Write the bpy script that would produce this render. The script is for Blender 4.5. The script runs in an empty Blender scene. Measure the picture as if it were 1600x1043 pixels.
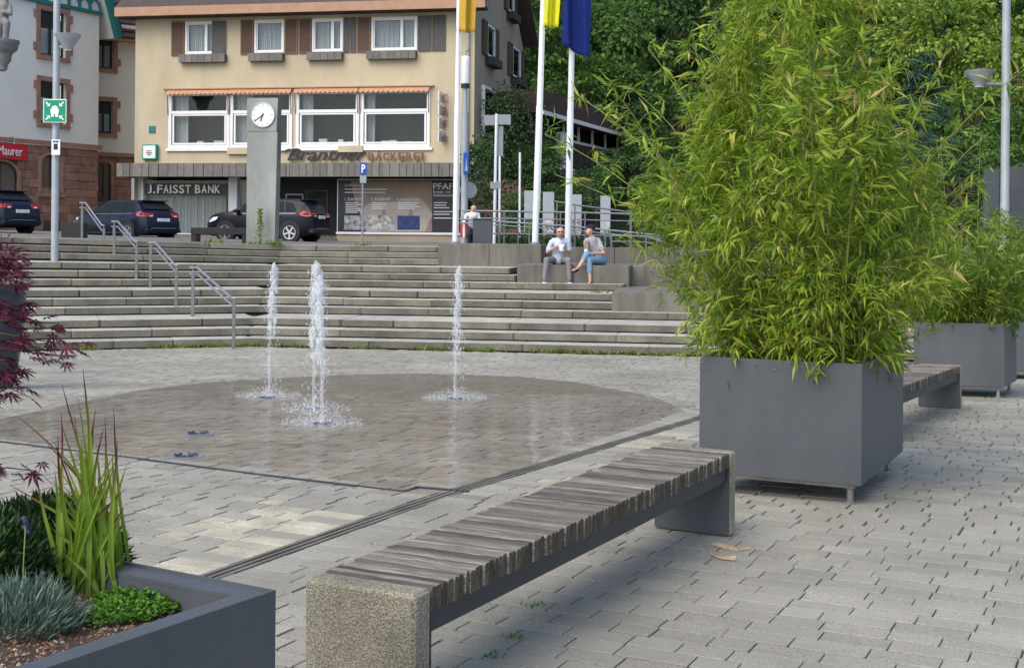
import bpy, bmesh, math, random
import numpy as np
from mathutils import Vector, Matrix

random.seed(7); rng = np.random.default_rng(7)
scene = bpy.context.scene
col = scene.collection
rad = math.radians
# ------------------------------------------------------------------ camera, sky, sun, exposure
FPX, HX, HY, ROLL, EYE = 2050.0, 800.0, 368.0, rad(0.5), 1.6
cam_d = bpy.data.cameras.new('camera'); cam = bpy.data.objects.new('camera', cam_d); col.objects.link(cam)
cam_d.sensor_width = 36; cam_d.lens = 36 * FPX / 1600
cam_d.shift_y = -(521.5 - HY) / 1600
cam_d.clip_start = 0.05; cam_d.clip_end = 2000
cam.matrix_world = Matrix.Translation((0, 0, EYE)) @ Matrix.Rotation(rad(90), 4, 'X') @ Matrix.Rotation(ROLL, 4, 'Z')
scene.camera = cam
SUN_EL, SUN_AZ = rad(50), rad(-142)         # azimuth from +Y towards +X: high soft light from behind the camera, left
world = bpy.data.worlds.new('World'); scene.world = world; world.use_nodes = True
wn = world.node_tree.nodes; wl = world.node_tree.links
bg = wn['Background']; sky = wn.new('ShaderNodeTexSky'); sky.sky_type = 'NISHITA'; sky.sun_disc = False
sky.sun_elevation = SUN_EL; sky.sun_rotation = SUN_AZ; sky.air_density = 0.85; sky.dust_density = 2.2; sky.ozone_density = 0.8
wl.new(sky.outputs[0], bg.inputs[0]); bg.inputs[1].default_value = 0.15
sun_d = bpy.data.lights.new('sun', 'SUN'); sun_d.energy = 1.3; sun_d.angle = rad(60); sun_d.color = (1, .94, .84)
sun = bpy.data.objects.new('sun', sun_d); col.objects.link(sun)
sdir = Vector((math.sin(SUN_AZ) * math.cos(SUN_EL), math.cos(SUN_AZ) * math.cos(SUN_EL), math.sin(SUN_EL)))
sun.rotation_euler = sdir.to_track_quat('Z', 'Y').to_euler()
sun.location = (0, 0, 60)
vs = scene.view_settings; vs.view_transform = 'Standard'; vs.look = 'None'; vs.exposure = 0.84; vs.gamma = 1; vs.use_curve_mapping = False
scene.cycles.max_bounces = 6; scene.cycles.transparent_max_bounces = 16

# ------------------------------------------------------------------ pixel of the photograph <-> place
_c, _s = math.cos(ROLL), math.sin(ROLL)
def ray(px, py):
    u, v = px - HX, py - HY
    return (u * _c + v * _s) / FPX, (-u * _s + v * _c) / FPX
def W(px, py, Y):
    a, b = ray(px, py); return Vector((Y * a, Y, EYE - Y * b))
def zg(Y):
    if Y < 8: return 0.0
    if Y < 15: return -.03 * (Y - 8)
    if Y < 22: return -.21 - .0586 * (Y - 15)
    return -.62
def G(px, py):
    a, b = ray(px, py); lo, hi = .5, 60.
    for _ in range(60):
        m = (lo + hi) / 2
        if EYE - m * b > zg(m): lo = m
        else: hi = m
    return Vector((lo * a, lo, zg(lo)))
def atz(px, py, z):
    a, b = ray(px, py); Y = (EYE - z) / b
    return Vector((Y * a, Y, z))

# ------------------------------------------------------------------ materials
MT = {}
def M(name, c, rough=.75, var=.2, scale=6., c2=None, rnd=0., bump=0., bscale=60., metal=0., spec=.4, trans=0., coat=0., stretch=None, speck=0., sc=(.68, 1.2), local=False):
    m = bpy.data.materials.new(name); m.use_nodes = True; MT[name] = m
    nt = m.node_tree; N = nt.nodes; L = nt.links; P = N['Principled BSDF']
    P.inputs['Roughness'].default_value = rough; P.inputs['Metallic'].default_value = metal
    P.inputs['Specular IOR Level'].default_value = spec
    P.inputs['Coat Weight'].default_value = coat
    geo = N.new('ShaderNodeNewGeometry'); pos = geo.outputs['Position']
    if local:
        tc = N.new('ShaderNodeTexCoord'); oi_ = N.new('ShaderNodeObjectInfo'); va = N.new('ShaderNodeVectorMath'); va.operation = 'MULTIPLY_ADD'; va.inputs[1].default_value = (40, 40, 40)
        L.new(oi_.outputs['Random'], va.inputs[0]); L.new(tc.outputs['Object'], va.inputs[2]); pos = va.outputs[0]
    if stretch:
        mp = N.new('ShaderNodeMapping'); mp.inputs['Scale'].default_value = stretch; L.new(pos, mp.inputs[0]); pos = mp.outputs[0]
    no = N.new('ShaderNodeTexNoise'); no.inputs['Scale'].default_value = scale; no.inputs['Detail'].default_value = 6; no.inputs['Roughness'].default_value = .62
    L.new(pos, no.inputs['Vector'])
    rp = N.new('ShaderNodeValToRGB'); rp.color_ramp.elements[0].position = .32; rp.color_ramp.elements[1].position = .68
    if c2 is None: c2 = tuple(x * (1 - var) for x in c); c1 = tuple(min(1, x * (1 + var * .6)) for x in c)
    else: c1 = c
    rp.color_ramp.elements[0].color = (*c2, 1); rp.color_ramp.elements[1].color = (*c1, 1)
    L.new(no.outputs[0], rp.inputs[0]); out = rp.outputs[0]
    if speck:
        n2 = N.new('ShaderNodeTexNoise'); n2.inputs['Scale'].default_value = speck; n2.inputs['Detail'].default_value = 2; L.new(geo.outputs['Position'], n2.inputs['Vector'])
        r2 = N.new('ShaderNodeValToRGB'); r2.color_ramp.elements[0].position = .36; r2.color_ramp.elements[1].position = .64
        r2.color_ramp.elements[0].color = (sc[0], sc[0], sc[0], 1); r2.color_ramp.elements[1].color = (sc[1], sc[1], sc[1] * .98, 1); L.new(n2.outputs[0], r2.inputs[0])
        mx = N.new('ShaderNodeMix'); mx.data_type = 'RGBA'; mx.blend_type = 'MULTIPLY'; mx.inputs[0].default_value = 1
        L.new(out, mx.inputs[6]); L.new(r2.outputs[0], mx.inputs[7]); out = mx.outputs[2]
    if rnd:
        oi = N.new('ShaderNodeObjectInfo'); ad = N.new('ShaderNodeMath'); ad.operation = 'ADD'
        L.new(oi.outputs['Random'], ad.inputs[0]); L.new(geo.outputs['Random Per Island'], ad.inputs[1])
        fr = N.new('ShaderNodeMath'); fr.operation = 'FRACT'; L.new(ad.outputs[0], fr.inputs[0])
        mr = N.new('ShaderNodeMapRange'); mr.inputs[3].default_value = 1 - rnd; mr.inputs[4].default_value = 1 + rnd; L.new(fr.outputs[0], mr.inputs[0])
        hs = N.new('ShaderNodeHueSaturation'); L.new(mr.outputs[0], hs.inputs['Value']); L.new(out, hs.inputs['Color']); out = hs.outputs[0]
    L.new(out, P.inputs['Base Color'])
    if bump:
        nb = N.new('ShaderNodeTexNoise'); nb.inputs['Scale'].default_value = bscale; nb.inputs['Detail'].default_value = 4; L.new(pos, nb.inputs['Vector'])
        bp = N.new('ShaderNodeBump'); bp.inputs['Strength'].default_value = bump; bp.inputs['Distance'].default_value = .02
        L.new(nb.outputs[0], bp.inputs['Height']); L.new(bp.outputs[0], P.inputs['Normal'])
    if trans:
        tr = N.new('ShaderNodeBsdfTranslucent'); L.new(out, tr.inputs[0]); ms = N.new('ShaderNodeMixShader'); ms.inputs[0].default_value = trans
        L.new(P.outputs[0], ms.inputs[1]); L.new(tr.outputs[0], ms.inputs[2]); L.new(ms.outputs[0], N['Material Output'].inputs[0])
    return m
def leafmat(name, cols, trans=.35, rough=.5):
    m = bpy.data.materials.new(name); m.use_nodes = True; MT[name] = m
    N = m.node_tree.nodes; L = m.node_tree.links; P = N['Principled BSDF']; P.inputs['Roughness'].default_value = rough; P.inputs['Specular IOR Level'].default_value = .3
    geo = N.new('ShaderNodeNewGeometry'); oi = N.new('ShaderNodeObjectInfo'); ad = N.new('ShaderNodeMath'); fr = N.new('ShaderNodeMath'); fr.operation = 'FRACT'
    L.new(geo.outputs['Random Per Island'], ad.inputs[0]); L.new(oi.outputs['Random'], ad.inputs[1]); L.new(ad.outputs[0], fr.inputs[0])
    rp = N.new('ShaderNodeValToRGB'); e = rp.color_ramp.elements
    n = len(cols)
    for i, (p, c) in enumerate(cols):
        el = e[i] if i < 2 else e.new(p)
        el.position = p; el.color = (*c, 1)
    L.new(fr.outputs[0], rp.inputs[0]); L.new(rp.outputs[0], P.inputs['Base Color'])
    tr = N.new('ShaderNodeBsdfTranslucent'); L.new(rp.outputs[0], tr.inputs[0]); ms = N.new('ShaderNodeMixShader'); ms.inputs[0].default_value = trans
    L.new(P.outputs[0], ms.inputs[1]); L.new(tr.outputs[0], ms.inputs[2]); L.new(ms.outputs[0], N['Material Output'].inputs[0])
    return m
def glassmat(name, tint, gloss=.25, rough=.02, bump=0., bscale=6., ior=1.33):
    m = bpy.data.materials.new(name); m.use_nodes = True; MT[name] = m
    N = m.node_tree.nodes; L = m.node_tree.links; N.remove(N['Principled BSDF'])
    t = N.new('ShaderNodeBsdfTransparent'); t.inputs[0].default_value = (*tint, 1)
    g = N.new('ShaderNodeBsdfGlossy'); g.inputs['Roughness'].default_value = rough
    f = N.new('ShaderNodeFresnel'); f.inputs[0].default_value = ior
    a = N.new('ShaderNodeMath'); a.operation = 'ADD'; a.inputs[1].default_value = gloss; a.use_clamp = True; L.new(f.outputs[0], a.inputs[0])
    ms = N.new('ShaderNodeMixShader'); L.new(a.outputs[0], ms.inputs[0]); L.new(t.outputs[0], ms.inputs[1]); L.new(g.outputs[0], ms.inputs[2])
    L.new(ms.outputs[0], N['Material Output'].inputs[0])
    if bump:
        geo = N.new('ShaderNodeNewGeometry'); nb = N.new('ShaderNodeTexNoise'); nb.inputs['Scale'].default_value = bscale; nb.inputs['Detail'].default_value = 3
        L.new(geo.outputs['Position'], nb.inputs['Vector']); bp = N.new('ShaderNodeBump'); bp.inputs['Strength'].default_value = bump; bp.inputs['Distance'].default_value = .02
        L.new(nb.outputs[0], bp.inputs['Height']); L.new(bp.outputs[0], g.inputs['Normal']); L.new(bp.outputs[0], f.inputs['Normal'])
    return m

M('paver', (.365, .35, .295), .8, .2, .75, c2=(.235, .225, .19), rnd=.11, bump=.2, bscale=130, speck=170)
M('paver_pale', (.46, .43, .33), .8, .3, 5, rnd=.14, bump=.3, bscale=120, speck=150)
M('paver_wet', (.35, .328, .275), .34, .3, .7, c2=(.255, .228, .18), rnd=.16, bump=.12, bscale=60, spec=.5)
M('sand_bed', (.10, .092, .072), .95, .4, 5)
M('street', (.16, .155, .145), .9, .15, 2, bump=.2, bscale=90)
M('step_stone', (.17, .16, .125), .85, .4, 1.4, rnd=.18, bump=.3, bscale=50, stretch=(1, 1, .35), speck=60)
M('step_top', (.42, .41, .36), .85, .22, 2.5, rnd=.1, bump=.2, bscale=60, speck=60)  # worn treads; brightness from the open sky is also put into this colour
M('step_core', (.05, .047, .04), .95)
M('concrete', (.15, .14, .118), .85, .35, 2.2, rnd=.06, bump=.2, bscale=40, stretch=(1.5, 1.5, .3))
M('washed_concrete', (.385, .355, .27), .9, .3, 4, bump=.8, bscale=220, speck=190, sc=(.42, 1.3))
M('wood_end', (.085, .072, .05), .9, .4, 20, rnd=.3, bump=.5)
M('wood', (.275, .25, .212), .8, .55, 1., c2=(.075, .066, .055), rnd=.6, bump=.6, bscale=1.6, stretch=(2.2, 11, 5), local=True)
M('anthracite', (.080, .088, .098), .45, .22, 2.2, c2=(.058, .064, .073), stretch=(1, 1, .3), speck=26, sc=(.965, 1.03), spec=.45, bump=.02, bscale=300)
M('dark_steel', (.035, .04, .048), .5, .15, 3)
M('foot_steel', (.3, .28, .25), .45, .3, 9, metal=.6)
M('galv', (.24, .26, .29), .5, .12, 5, metal=.4)
M('post_dark', (.16, .17, .18), .55, .15, 5, metal=.2)
M('post_grey', (.33, .36, .38), .5, .12, 4, metal=.2)
M('steel_bright', (.33, .35, .38), .4, .1, 6, metal=.6)
M('pillar', (.27, .285, .265), .42, .3, 1.4, metal=.55, stretch=(1, 1, .4))
M('white_paint', (.78, .78, .76), .45, .06, 4)
M('pole_white', (.72, .74, .75), .35, .06, 4)
M('yellow_plaster', (.52, .445, .30), .9, .14, .9, stretch=(1, 1, .3), bump=.15, bscale=50)
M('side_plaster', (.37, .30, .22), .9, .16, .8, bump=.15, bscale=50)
M('white_plaster', (.74, .73, .68), .9, .06, .7, bump=.12, bscale=50)
M('sandstone', (.30, .165, .12), .9, .28, 3, rnd=.2, bump=.6, bscale=22)
M('sandstone_trim', (.34, .19, .14), .85, .2, 4, rnd=.08, bump=.2, bscale=40)
M('mortar', (.16, .11, .085), .95)
M('shutter_brown', (.10, .055, .037), .7, .2, 7, rnd=.1)
M('shutter_frame', (.17, .10, .065), .7, .2, 7)
M('shutter_grey', (.09, .088, .08), .7, .2, 7)
M('slat_metal', (.16, .15, .135), .6, .2, 5, rnd=.16)
M('fascia_brown', (.42, .25, .16), .8, .12, 3)
M('soffit', (.06, .05, .042), .85)
M('roof_tile', (.075, .055, .05), .8, .3, 5, rnd=.25)
M('brown_roof', (.075, .042, .036), .8, .2, 3)
M('interior', (.05, .054, .058), .9)
M('curtain', (.72, .73, .70), .9, .08, 4, trans=.2)
M('awning', (.50, .27, .15), .85, .15, 8)
M('teal', (.02, .16, .16), .5, .15, 6)
M('frame_dark', (.012, .035, .035), .5)
M('black', (.018, .018, .02), .45)
M('tyre', (.02, .02, .02), .85)
M('rim', (.55, .56, .58), .3, .1, 5, metal=.8)
M('navy_car', (.005, .008, .022), .28, .1, 3, spec=.25, coat=.08)
M('black_car', (.007, .008, .016), .3, .1, 3, spec=.15, coat=.05)
M('car_glass', (.018, .023, .026), .15, .1, 2, spec=.02)
M('board_white', (.34, .38, .40), .5, .08)
M('trim_dark', (.2, .21, .22), .3, metal=.6)
M('plate', (.7, .71, .72), .5)
M('red_lens', (.45, .015, .02), .15, .1, 5)
M('white_lens', (.75, .76, .78), .15, .1, 5)
M('chrome', (.75, .76, .78), .15, .05, 5, metal=.9)
M('sign_green', (.0, .27, .14), .5, .04)
M('sign_blue', (.01, .07, .38), .45, .05)
M('sign_red', (.50, .015, .03), .5, .06)
M('sign_white', (.8, .81, .8), .5, .03)
M('sign_grey', (.28, .31, .32), .5, .08)
M('letter_brown', (.20, .09, .06), .6)
M('letter_black', (.03, .02, .02), .5)
M('letter_silver', (.62, .64, .66), .35, .05, metal=.3)
M('bank_panel', (.028, .036, .042), .4)
M('poster_dark', (.025, .026, .032), .35)
M('poster_tan', (.28, .205, .155), .4, .3, .7)
M('poster_pale', (.42, .36, .31), .4, .2, .8)
M('photo_a', (.6, .6, .6), .4, c2=(.03, .03, .03), scale=7)
M('photo_b', (.75, .73, .68), .4, c2=(.04, .035, .03), scale=6)
M('photo_c', (.03, .08, .3), .4, c2=(.02, .02, .03), scale=6)
M('flag_gold', (.66, .44, .06), .8, .08, 3, trans=.3)
M('flag_yellow', (.82, .80, .03), .8, .05, 3, trans=.3)
M('flag_blue', (.012, .035, .24), .8, .08, 3, trans=.25)
M('statue_stone', (.22, .22, .215), .9, .3, 8, bump=.4, bscale=30)
M('soil', (.05, .035, .025), .95, .4, 14, bump=.6, bscale=60)
M('bark', (.075, .055, .04), .9, .3, 9, bump=.5, bscale=25)
M('hill_soil', (.025, .032, .015), .95, .4, .5)
M('culm', (.22, .24, .06), .5, .3, 9, rnd=.2)
M('dry_bark', (.42, .33, .22), .8, .3, 30)
M('pot_glaze', (.025, .032, .05), .2, .3, 3, coat=.5)
M('clock_white', (.78, .80, .80), .4, .03)
M('skin', (.56, .32, .22), .55, .06, 20)
M('shirt_blue', (.52, .60, .70), .85, .08, 12)
M('trouser_grey', (.19, .19, .20), .9, .12, 12)
M('denim', (.17, .29, .40), .9, .14, 14)
M('print_top', (.62, .62, .62), .85, c2=(.05, .05, .06), scale=42)
M('hair_dark', (.015, .012, .010), .6)
M('hair_grey', (.16, .13, .11), .7)
M('shoe_grey', (.10, .11, .13), .8)
M('shoe_black', (.02, .018, .018), .6)
M('red_cloth', (.45, .05, .07), .85)
M('jeans_dark', (.05, .07, .12), .9)
M('paper_white', (.82, .82, .80), .6)
M('timber_dark', (.06, .045, .035), .85, .3, 4)
M('lamp_white', (.72, .74, .76), .3)
M('orange_wall', (.42, .20, .11), .9)
M('board_image', (.45, .50, .47), .5, .4, 3)
leafmat('bamboo_leaf', [(0, (.11, .21, .022)), (.35, (.23, .36, .035)), (.7, (.36, .47, .05)), (.9, (.47, .53, .08)), (.965, (.52, .48, .13)), (1, (.60, .42, .2))], .48, .38)
leafmat('bamboo_dark', [(0, (.08, .16, .02)), (.5, (.16, .27, .028)), (.95, (.30, .38, .045)), (1, (.5, .38, .17))], .42, .4)
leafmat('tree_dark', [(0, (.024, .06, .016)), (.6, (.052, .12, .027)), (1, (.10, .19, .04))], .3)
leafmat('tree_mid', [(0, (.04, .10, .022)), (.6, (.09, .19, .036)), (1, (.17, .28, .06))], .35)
leafmat('tree_light', [(0, (.07, .15, .02)), (.6, (.21, .32, .045)), (1, (.40, .47, .08))], .38)  # low sun on the right-hand crowns is put into this leaf colour
leafmat('conifer', [(0, (.015, .045, .028)), (.6, (.028, .075, .04)), (1, (.05, .11, .055))], .15)
leafmat('ivy', [(0, (.015, .04, .010)), (.7, (.03, .075, .016)), (1, (.06, .12, .02))], .2)
leafmat('maple', [(0, (.035, .006, .014)), (.5, (.09, .012, .03)), (1, (.20, .03, .07))], .35)
leafmat('lavender_leaf', [(0, (.07, .12, .09)), (.6, (.13, .20, .15)), (1, (.20, .28, .22))], .2)
leafmat('evergreen', [(0, (.010, .03, .010)), (.7, (.022, .06, .015)), (1, (.05, .11, .022))], .2)
leafmat('ground_cover', [(0, (.04, .12, .012)), (.6, (.08, .21, .018)), (1, (.16, .32, .03))], .3)
leafmat('gravel', [(0, (.06, .032, .022)), (.35, (.13, .065, .042)), (.65, (.19, .11, .075)), (.88, (.29, .21, .15)), (1, (.42, .37, .32))], 0, .8)
leafmat('weed', [(0, (.08, .13, .015)), (1, (.22, .28, .04))], .3)
def blademat():
    m = bpy.data.materials.new('blade'); m.use_nodes = True; MT['blade'] = m; N = m.node_tree.nodes; L = m.node_tree.links; P = N['Principled BSDF']; P.inputs['Roughness'].default_value = .45
    at = N.new('ShaderNodeAttribute'); at.attribute_name = 'tip'; rp = N.new('ShaderNodeValToRGB'); e = rp.color_ramp.elements
    e[0].position = 0; e[0].color = (.13, .19, .03, 1); e[1].position = 1; e[1].color = (.085, .022, .025, 1)
    for p, c in ((.25, (.17, .29, .03)), (.55, (.22, .33, .035)), (.72, (.20, .16, .035)), (.85, (.13, .035, .03))): x = e.new(p); x.color = (*c, 1)
    L.new(at.outputs['Fac'], rp.inputs[0]); L.new(rp.outputs[0], P.inputs['Base Color']); tr = N.new('ShaderNodeBsdfTranslucent'); L.new(rp.outputs[0], tr.inputs[0]); ms = N.new('ShaderNodeMixShader'); ms.inputs[0].default_value = .4
    L.new(P.outputs[0], ms.inputs[1]); L.new(tr.outputs[0], ms.inputs[2]); L.new(ms.outputs[0], N['Material Output'].inputs[0])
blademat()
leafmat('grass_blade', [(0, (.10, .22, .02)), (.6, (.18, .32, .03)), (.8, (.22, .30, .03)), (1, (.14, .05, .03))], .4)
leafmat('red_tip', [(0, (.09, .03, .03)), (1, (.17, .06, .045))], .35)
glassmat('glass', (.86, .89, .90), .018, .03, ior=1.12)
glassmat('water_film', (.97, .96, .95), .0, .08, .35, 5., ior=1.09)
def watermat():
    m = bpy.data.materials.new('jet_water'); m.use_nodes = True; MT['jet_water'] = m
    N = m.node_tree.nodes; L = m.node_tree.links; P = N['Principled BSDF']
    P.inputs['Base Color'].default_value = (.86, .9, .93, 1); P.inputs['Roughness'].default_value = .08; P.inputs['Specular IOR Level'].default_value = .8
    t = N.new('ShaderNodeBsdfTransparent'); ms = N.new('ShaderNodeMixShader'); lw = N.new('ShaderNodeLayerWeight'); lw.inputs[0].default_value = .45
    mr = N.new('ShaderNodeMapRange'); mr.inputs[3].default_value = .10; mr.inputs[4].default_value = .52; L.new(lw.outputs['Facing'], mr.inputs[0])
    L.new(mr.outputs[0], ms.inputs[0]); L.new(t.outputs[0], ms.inputs[1]); L.new(P.outputs[0], ms.inputs[2]); L.new(ms.outputs[0], N['Material Output'].inputs[0])
watermat()

# ------------------------------------------------------------------ mesh helpers
class MB:
    def __init__(s): s.v = []; s.f = []; s.m = []; s.mi = 0
    def add(s, vs, fs):
        o = len(s.v); s.v += [tuple(v) for v in vs]
        for f in fs: s.f.append(tuple(i + o for i in f)); s.m.append(s.mi)
        return s
    def box(s, x0, x1, y0, y1, z0, z1, T=None):
        vs = [Vector(p) for p in ((x0,y0,z0),(x1,y0,z0),(x1,y1,z0),(x0,y1,z0),(x0,y0,z1),(x1,y0,z1),(x1,y1,z1),(x0,y1,z1))]
        if T is not None: vs = [T @ v for v in vs]
        return s.add(vs, [(0,3,2,1),(4,5,6,7),(0,1,5,4),(1,2,6,5),(2,3,7,6),(3,0,4,7)])
    def bbox(s, x0, x1, y0, y1, z0, z1, b=.01, T=None):   # box with chamfered edges
        bm = bmesh.new(); bmesh.ops.create_cube(bm, size=1)
        for v in bm.verts: v.co = Vector((x0 + (v.co.x + .5) * (x1 - x0), y0 + (v.co.y + .5) * (y1 - y0), z0 + (v.co.z + .5) * (z1 - z0)))
        bmesh.ops.bevel(bm, geom=bm.edges[:], offset=b, segments=1, affect='EDGES')
        if T is not None: bm.transform(T)
        bm.verts.index_update(); s.add([v.co.copy() for v in bm.verts], [[v.index for v in f.verts] for f in bm.faces]); bm.free(); return s
    def ring(s, x0, x1, z0, z1, y0, y1, w):
        s.box(x0, x1, y0, y1, z0, z0 + w); s.box(x0, x1, y0, y1, z1 - w, z1)
        s.box(x0, x0 + w, y0, y1, z0 + w, z1 - w); return s.box(x1 - w, x1, y0, y1, z0 + w, z1 - w)
    def tube(s, pts, r, n=10, cap=True):
        pts = [Vector(p) for p in pts]; k = len(pts); rs = r if isinstance(r, (list, tuple)) else [r] * k
        vs = []; fs = []
        for i, p in enumerate(pts):
            d = (pts[min(i + 1, k - 1)] - pts[max(i - 1, 0)]).normalized()
            a = d.orthogonal().normalized() if abs(d.z) > .95 else d.cross(Vector((0, 0, 1))).normalized(); b = d.cross(a)
            vs += [p + (a * math.cos(2 * math.pi * j / n) + b * math.sin(2 * math.pi * j / n)) * rs[i] for j in range(n)]
        for i in range(k - 1):
            for j in range(n): fs.append((i * n + j, i * n + (j + 1) % n, (i + 1) * n + (j + 1) % n, (i + 1) * n + j))
        if cap: fs.append(tuple(range(n))[::-1]); fs.append(tuple(range((k - 1) * n, k * n)))
        return s.add(vs, fs)
    def lathe(s, prof, c=(0, 0, 0), n=20):
        c = Vector(c); vs = []; fs = []
        for r, z in prof: vs += [c + Vector((r * math.cos(2 * math.pi * j / n), r * math.sin(2 * math.pi * j / n), z)) for j in range(n)]
        for i in range(len(prof) - 1):
            for j in range(n): fs.append((i * n + j, i * n + (j + 1) % n, (i + 1) * n + (j + 1) % n, (i + 1) * n + j))
        fs.append(tuple(range(n))[::-1]); fs.append(tuple(range((len(prof) - 1) * n, len(prof) * n)))
        return s.add(vs, fs)
    def prism(s, poly, d):      # 3-D polygon swept by vector d
        poly = [Vector(p) for p in poly]; d = Vector(d); n = len(poly)
        return s.add(poly + [p + d for p in poly], [tuple(range(n))[::-1], tuple(range(n, 2 * n))] + [(i, (i + 1) % n, n + (i + 1) % n, n + i) for i in range(n)])
    def sphere(s, c, r, seg=8, rings=6, sc=(1, 1, 1)):
        prof = [(max(1e-4, math.sin(math.pi * i / rings)), -math.cos(math.pi * i / rings)) for i in range(rings + 1)]
        o = MB().lathe(prof, n=seg); c = Vector(c)
        return s.add([c + Vector((v[0] * r * sc[0], v[1] * r * sc[1], v[2] * r * sc[2])) for v in o.v], o.f)
    def mesh(s, name, mats):
        me = bpy.data.meshes.new(name); me.from_pydata(s.v, [], s.f)
        for m in (mats if isinstance(mats, (list, tuple)) else [mats]): me.materials.append(MT[m])
        if any(s.m): me.polygons.foreach_set('material_index', s.m)
        me.update(); return me
    def build(s, name, mats, parent=None, smooth=False, world=True):
        me = s.mesh(name, mats)
        bm = bmesh.new(); bm.from_mesh(me); bmesh.ops.recalc_face_normals(bm, faces=bm.faces[:]); bm.to_mesh(me); bm.free()
        if smooth: shade(me)
        return link(name, me, parent, world)
def shade(me, ang=40):
    me.polygons.foreach_set('use_smooth', [True] * len(me.polygons))
    try: me.set_sharp_from_angle(angle=rad(ang))
    except Exception: pass
PM = {}
def link(name, me, parent=None, world=True, mat=None):
    o = bpy.data.objects.new(name, me); col.objects.link(o)
    if mat is not None: o.matrix_basis = mat
    if parent is not None:
        o.parent = parent
        if world: o.matrix_parent_inverse = PM[parent.name].inverted()
        PM[o.name] = (PM[parent.name] if not world else Matrix.Identity(4)) @ (mat if mat is not None else Matrix.Identity(4))
    else: PM[o.name] = mat.copy() if mat is not None else Matrix.Identity(4)
    return o
def tag(o, label=None, cat=None, group=None, kind=None):
    if label: o['label'] = label
    if cat: o['category'] = cat
    if group: o['group'] = group
    if kind: o['kind'] = kind
    return o
def thing(name, label, cat, loc=(0, 0, 0), rz=0., group=None, tilt=0.):
    o = bpy.data.objects.new(name, None); col.objects.link(o); o.empty_display_size = .2
    m = Matrix.Translation(Vector(loc)) @ Matrix.Rotation(tilt, 4, 'X') @ Matrix.Rotation(rz, 4, 'Z'); o.matrix_basis = m; PM[o.name] = m
    return tag(o, label, cat, group)
def copy_tree(o, parent=None, mat=None):
    c = o.copy(); col.objects.link(c)
    if parent is not None: c.parent = parent
    if mat is not None: c.matrix_basis = mat
    PM[c.name] = mat if mat is not None else PM[o.name]
    for ch in list(o.children): copy_tree(ch, c)
    return c
def np_mesh(name, V, Fq, mat, smooth=False):
    me = bpy.data.meshes.new(name); V = np.asarray(V, dtype=np.float32).reshape(-1, 3); Fq = np.asarray(Fq, dtype=np.int32); k = Fq.shape[1]
    me.vertices.add(len(V)); me.vertices.foreach_set('co', V.ravel())
    me.loops.add(Fq.size); me.loops.foreach_set('vertex_index', Fq.ravel())
    me.polygons.add(len(Fq)); me.polygons.foreach_set('loop_start', np.arange(0, Fq.size, k, dtype=np.int32))
    for m in (mat if isinstance(mat, (list, tuple)) else [mat]): me.materials.append(MT[m])
    me.update(calc_edges=True); me.validate()
    me.polygons.foreach_set('use_smooth', [smooth] * len(Fq))
    return me
def unit(a): return a / np.maximum(np.linalg.norm(a, axis=-1, keepdims=True), 1e-9)
def leaf_quads(P, D, Nrm, Ln, Wd, fold=0.):
    """P base points, D directions, Nrm rough normals, lengths, widths -> pointed leaves of two quads folded on the midrib"""
    D = unit(D); S = unit(np.cross(D, Nrm)); Nn = np.cross(S, D); Ln = Ln[:, None]; Wd = Wd[:, None]
    base = P; tip = P + D * Ln - Nn * Ln * .18; m1 = P + D * Ln * .38 + Nn * Ln * .03
    l = m1 + S * Wd * .5 - Nn * Wd * fold; r = m1 - S * Wd * .5 - Nn * Wd * fold
    V = np.stack([base, l, m1, r, tip], 1).reshape(-1, 3); n = len(P); o = np.arange(n)[:, None] * 5
    F = np.concatenate([o + np.array([[0, 1, 2, 2]]), o + np.array([[0, 2, 3, 3]])], 0)
    T = np.concatenate([o + np.array([[0, 1, 2]]), o + np.array([[0, 2, 3]]), o + np.array([[1, 4, 2]]), o + np.array([[2, 4, 3]])], 0)
    return V, T
def text(name, body, O, X, Z, w, h, mat, parent=None, ext=.02, keep=False, bold=0.):
    """lettering fitted into the rectangle O + X*w, Z*h; X, Z unit vectors; sticks out along X x Z"""
    cu = bpy.data.curves.new(name, 'FONT'); cu.body = body; cu.extrude = .02; cu.offset = bold; cu.resolution_u = 3
    ob = bpy.data.objects.new(name, cu); col.objects.link(ob); dg = bpy.context.evaluated_depsgraph_get()
    me = bpy.data.meshes.new_from_object(ob.evaluated_get(dg)); bpy.data.objects.remove(ob); bpy.data.curves.remove(cu)
    co = np.empty(len(me.vertices) * 3, dtype=np.float32); me.vertices.foreach_get('co', co); co = co.reshape(-1, 3)
    lo = co.min(0); hi = co.max(0); O = np.array(O); X = np.array(X); Z = np.array(Z); Nn = np.cross(X, Z)
    sx = w / (hi[0] - lo[0]); sz = h / (hi[1] - lo[1])
    if keep: sx = sz = min(sx, sz)
    out = O + (co[:, :1] - lo[0]) * sx * X + (co[:, 1:2] - lo[1]) * sz * Z + (co[:, 2:3] + .02) / .04 * ext * Nn
    me.vertices.foreach_set('co', out.astype(np.float32).ravel()); me.materials.clear(); me.materials.append(MT[mat]); me.update()
    return link(name, me, parent)
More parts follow.
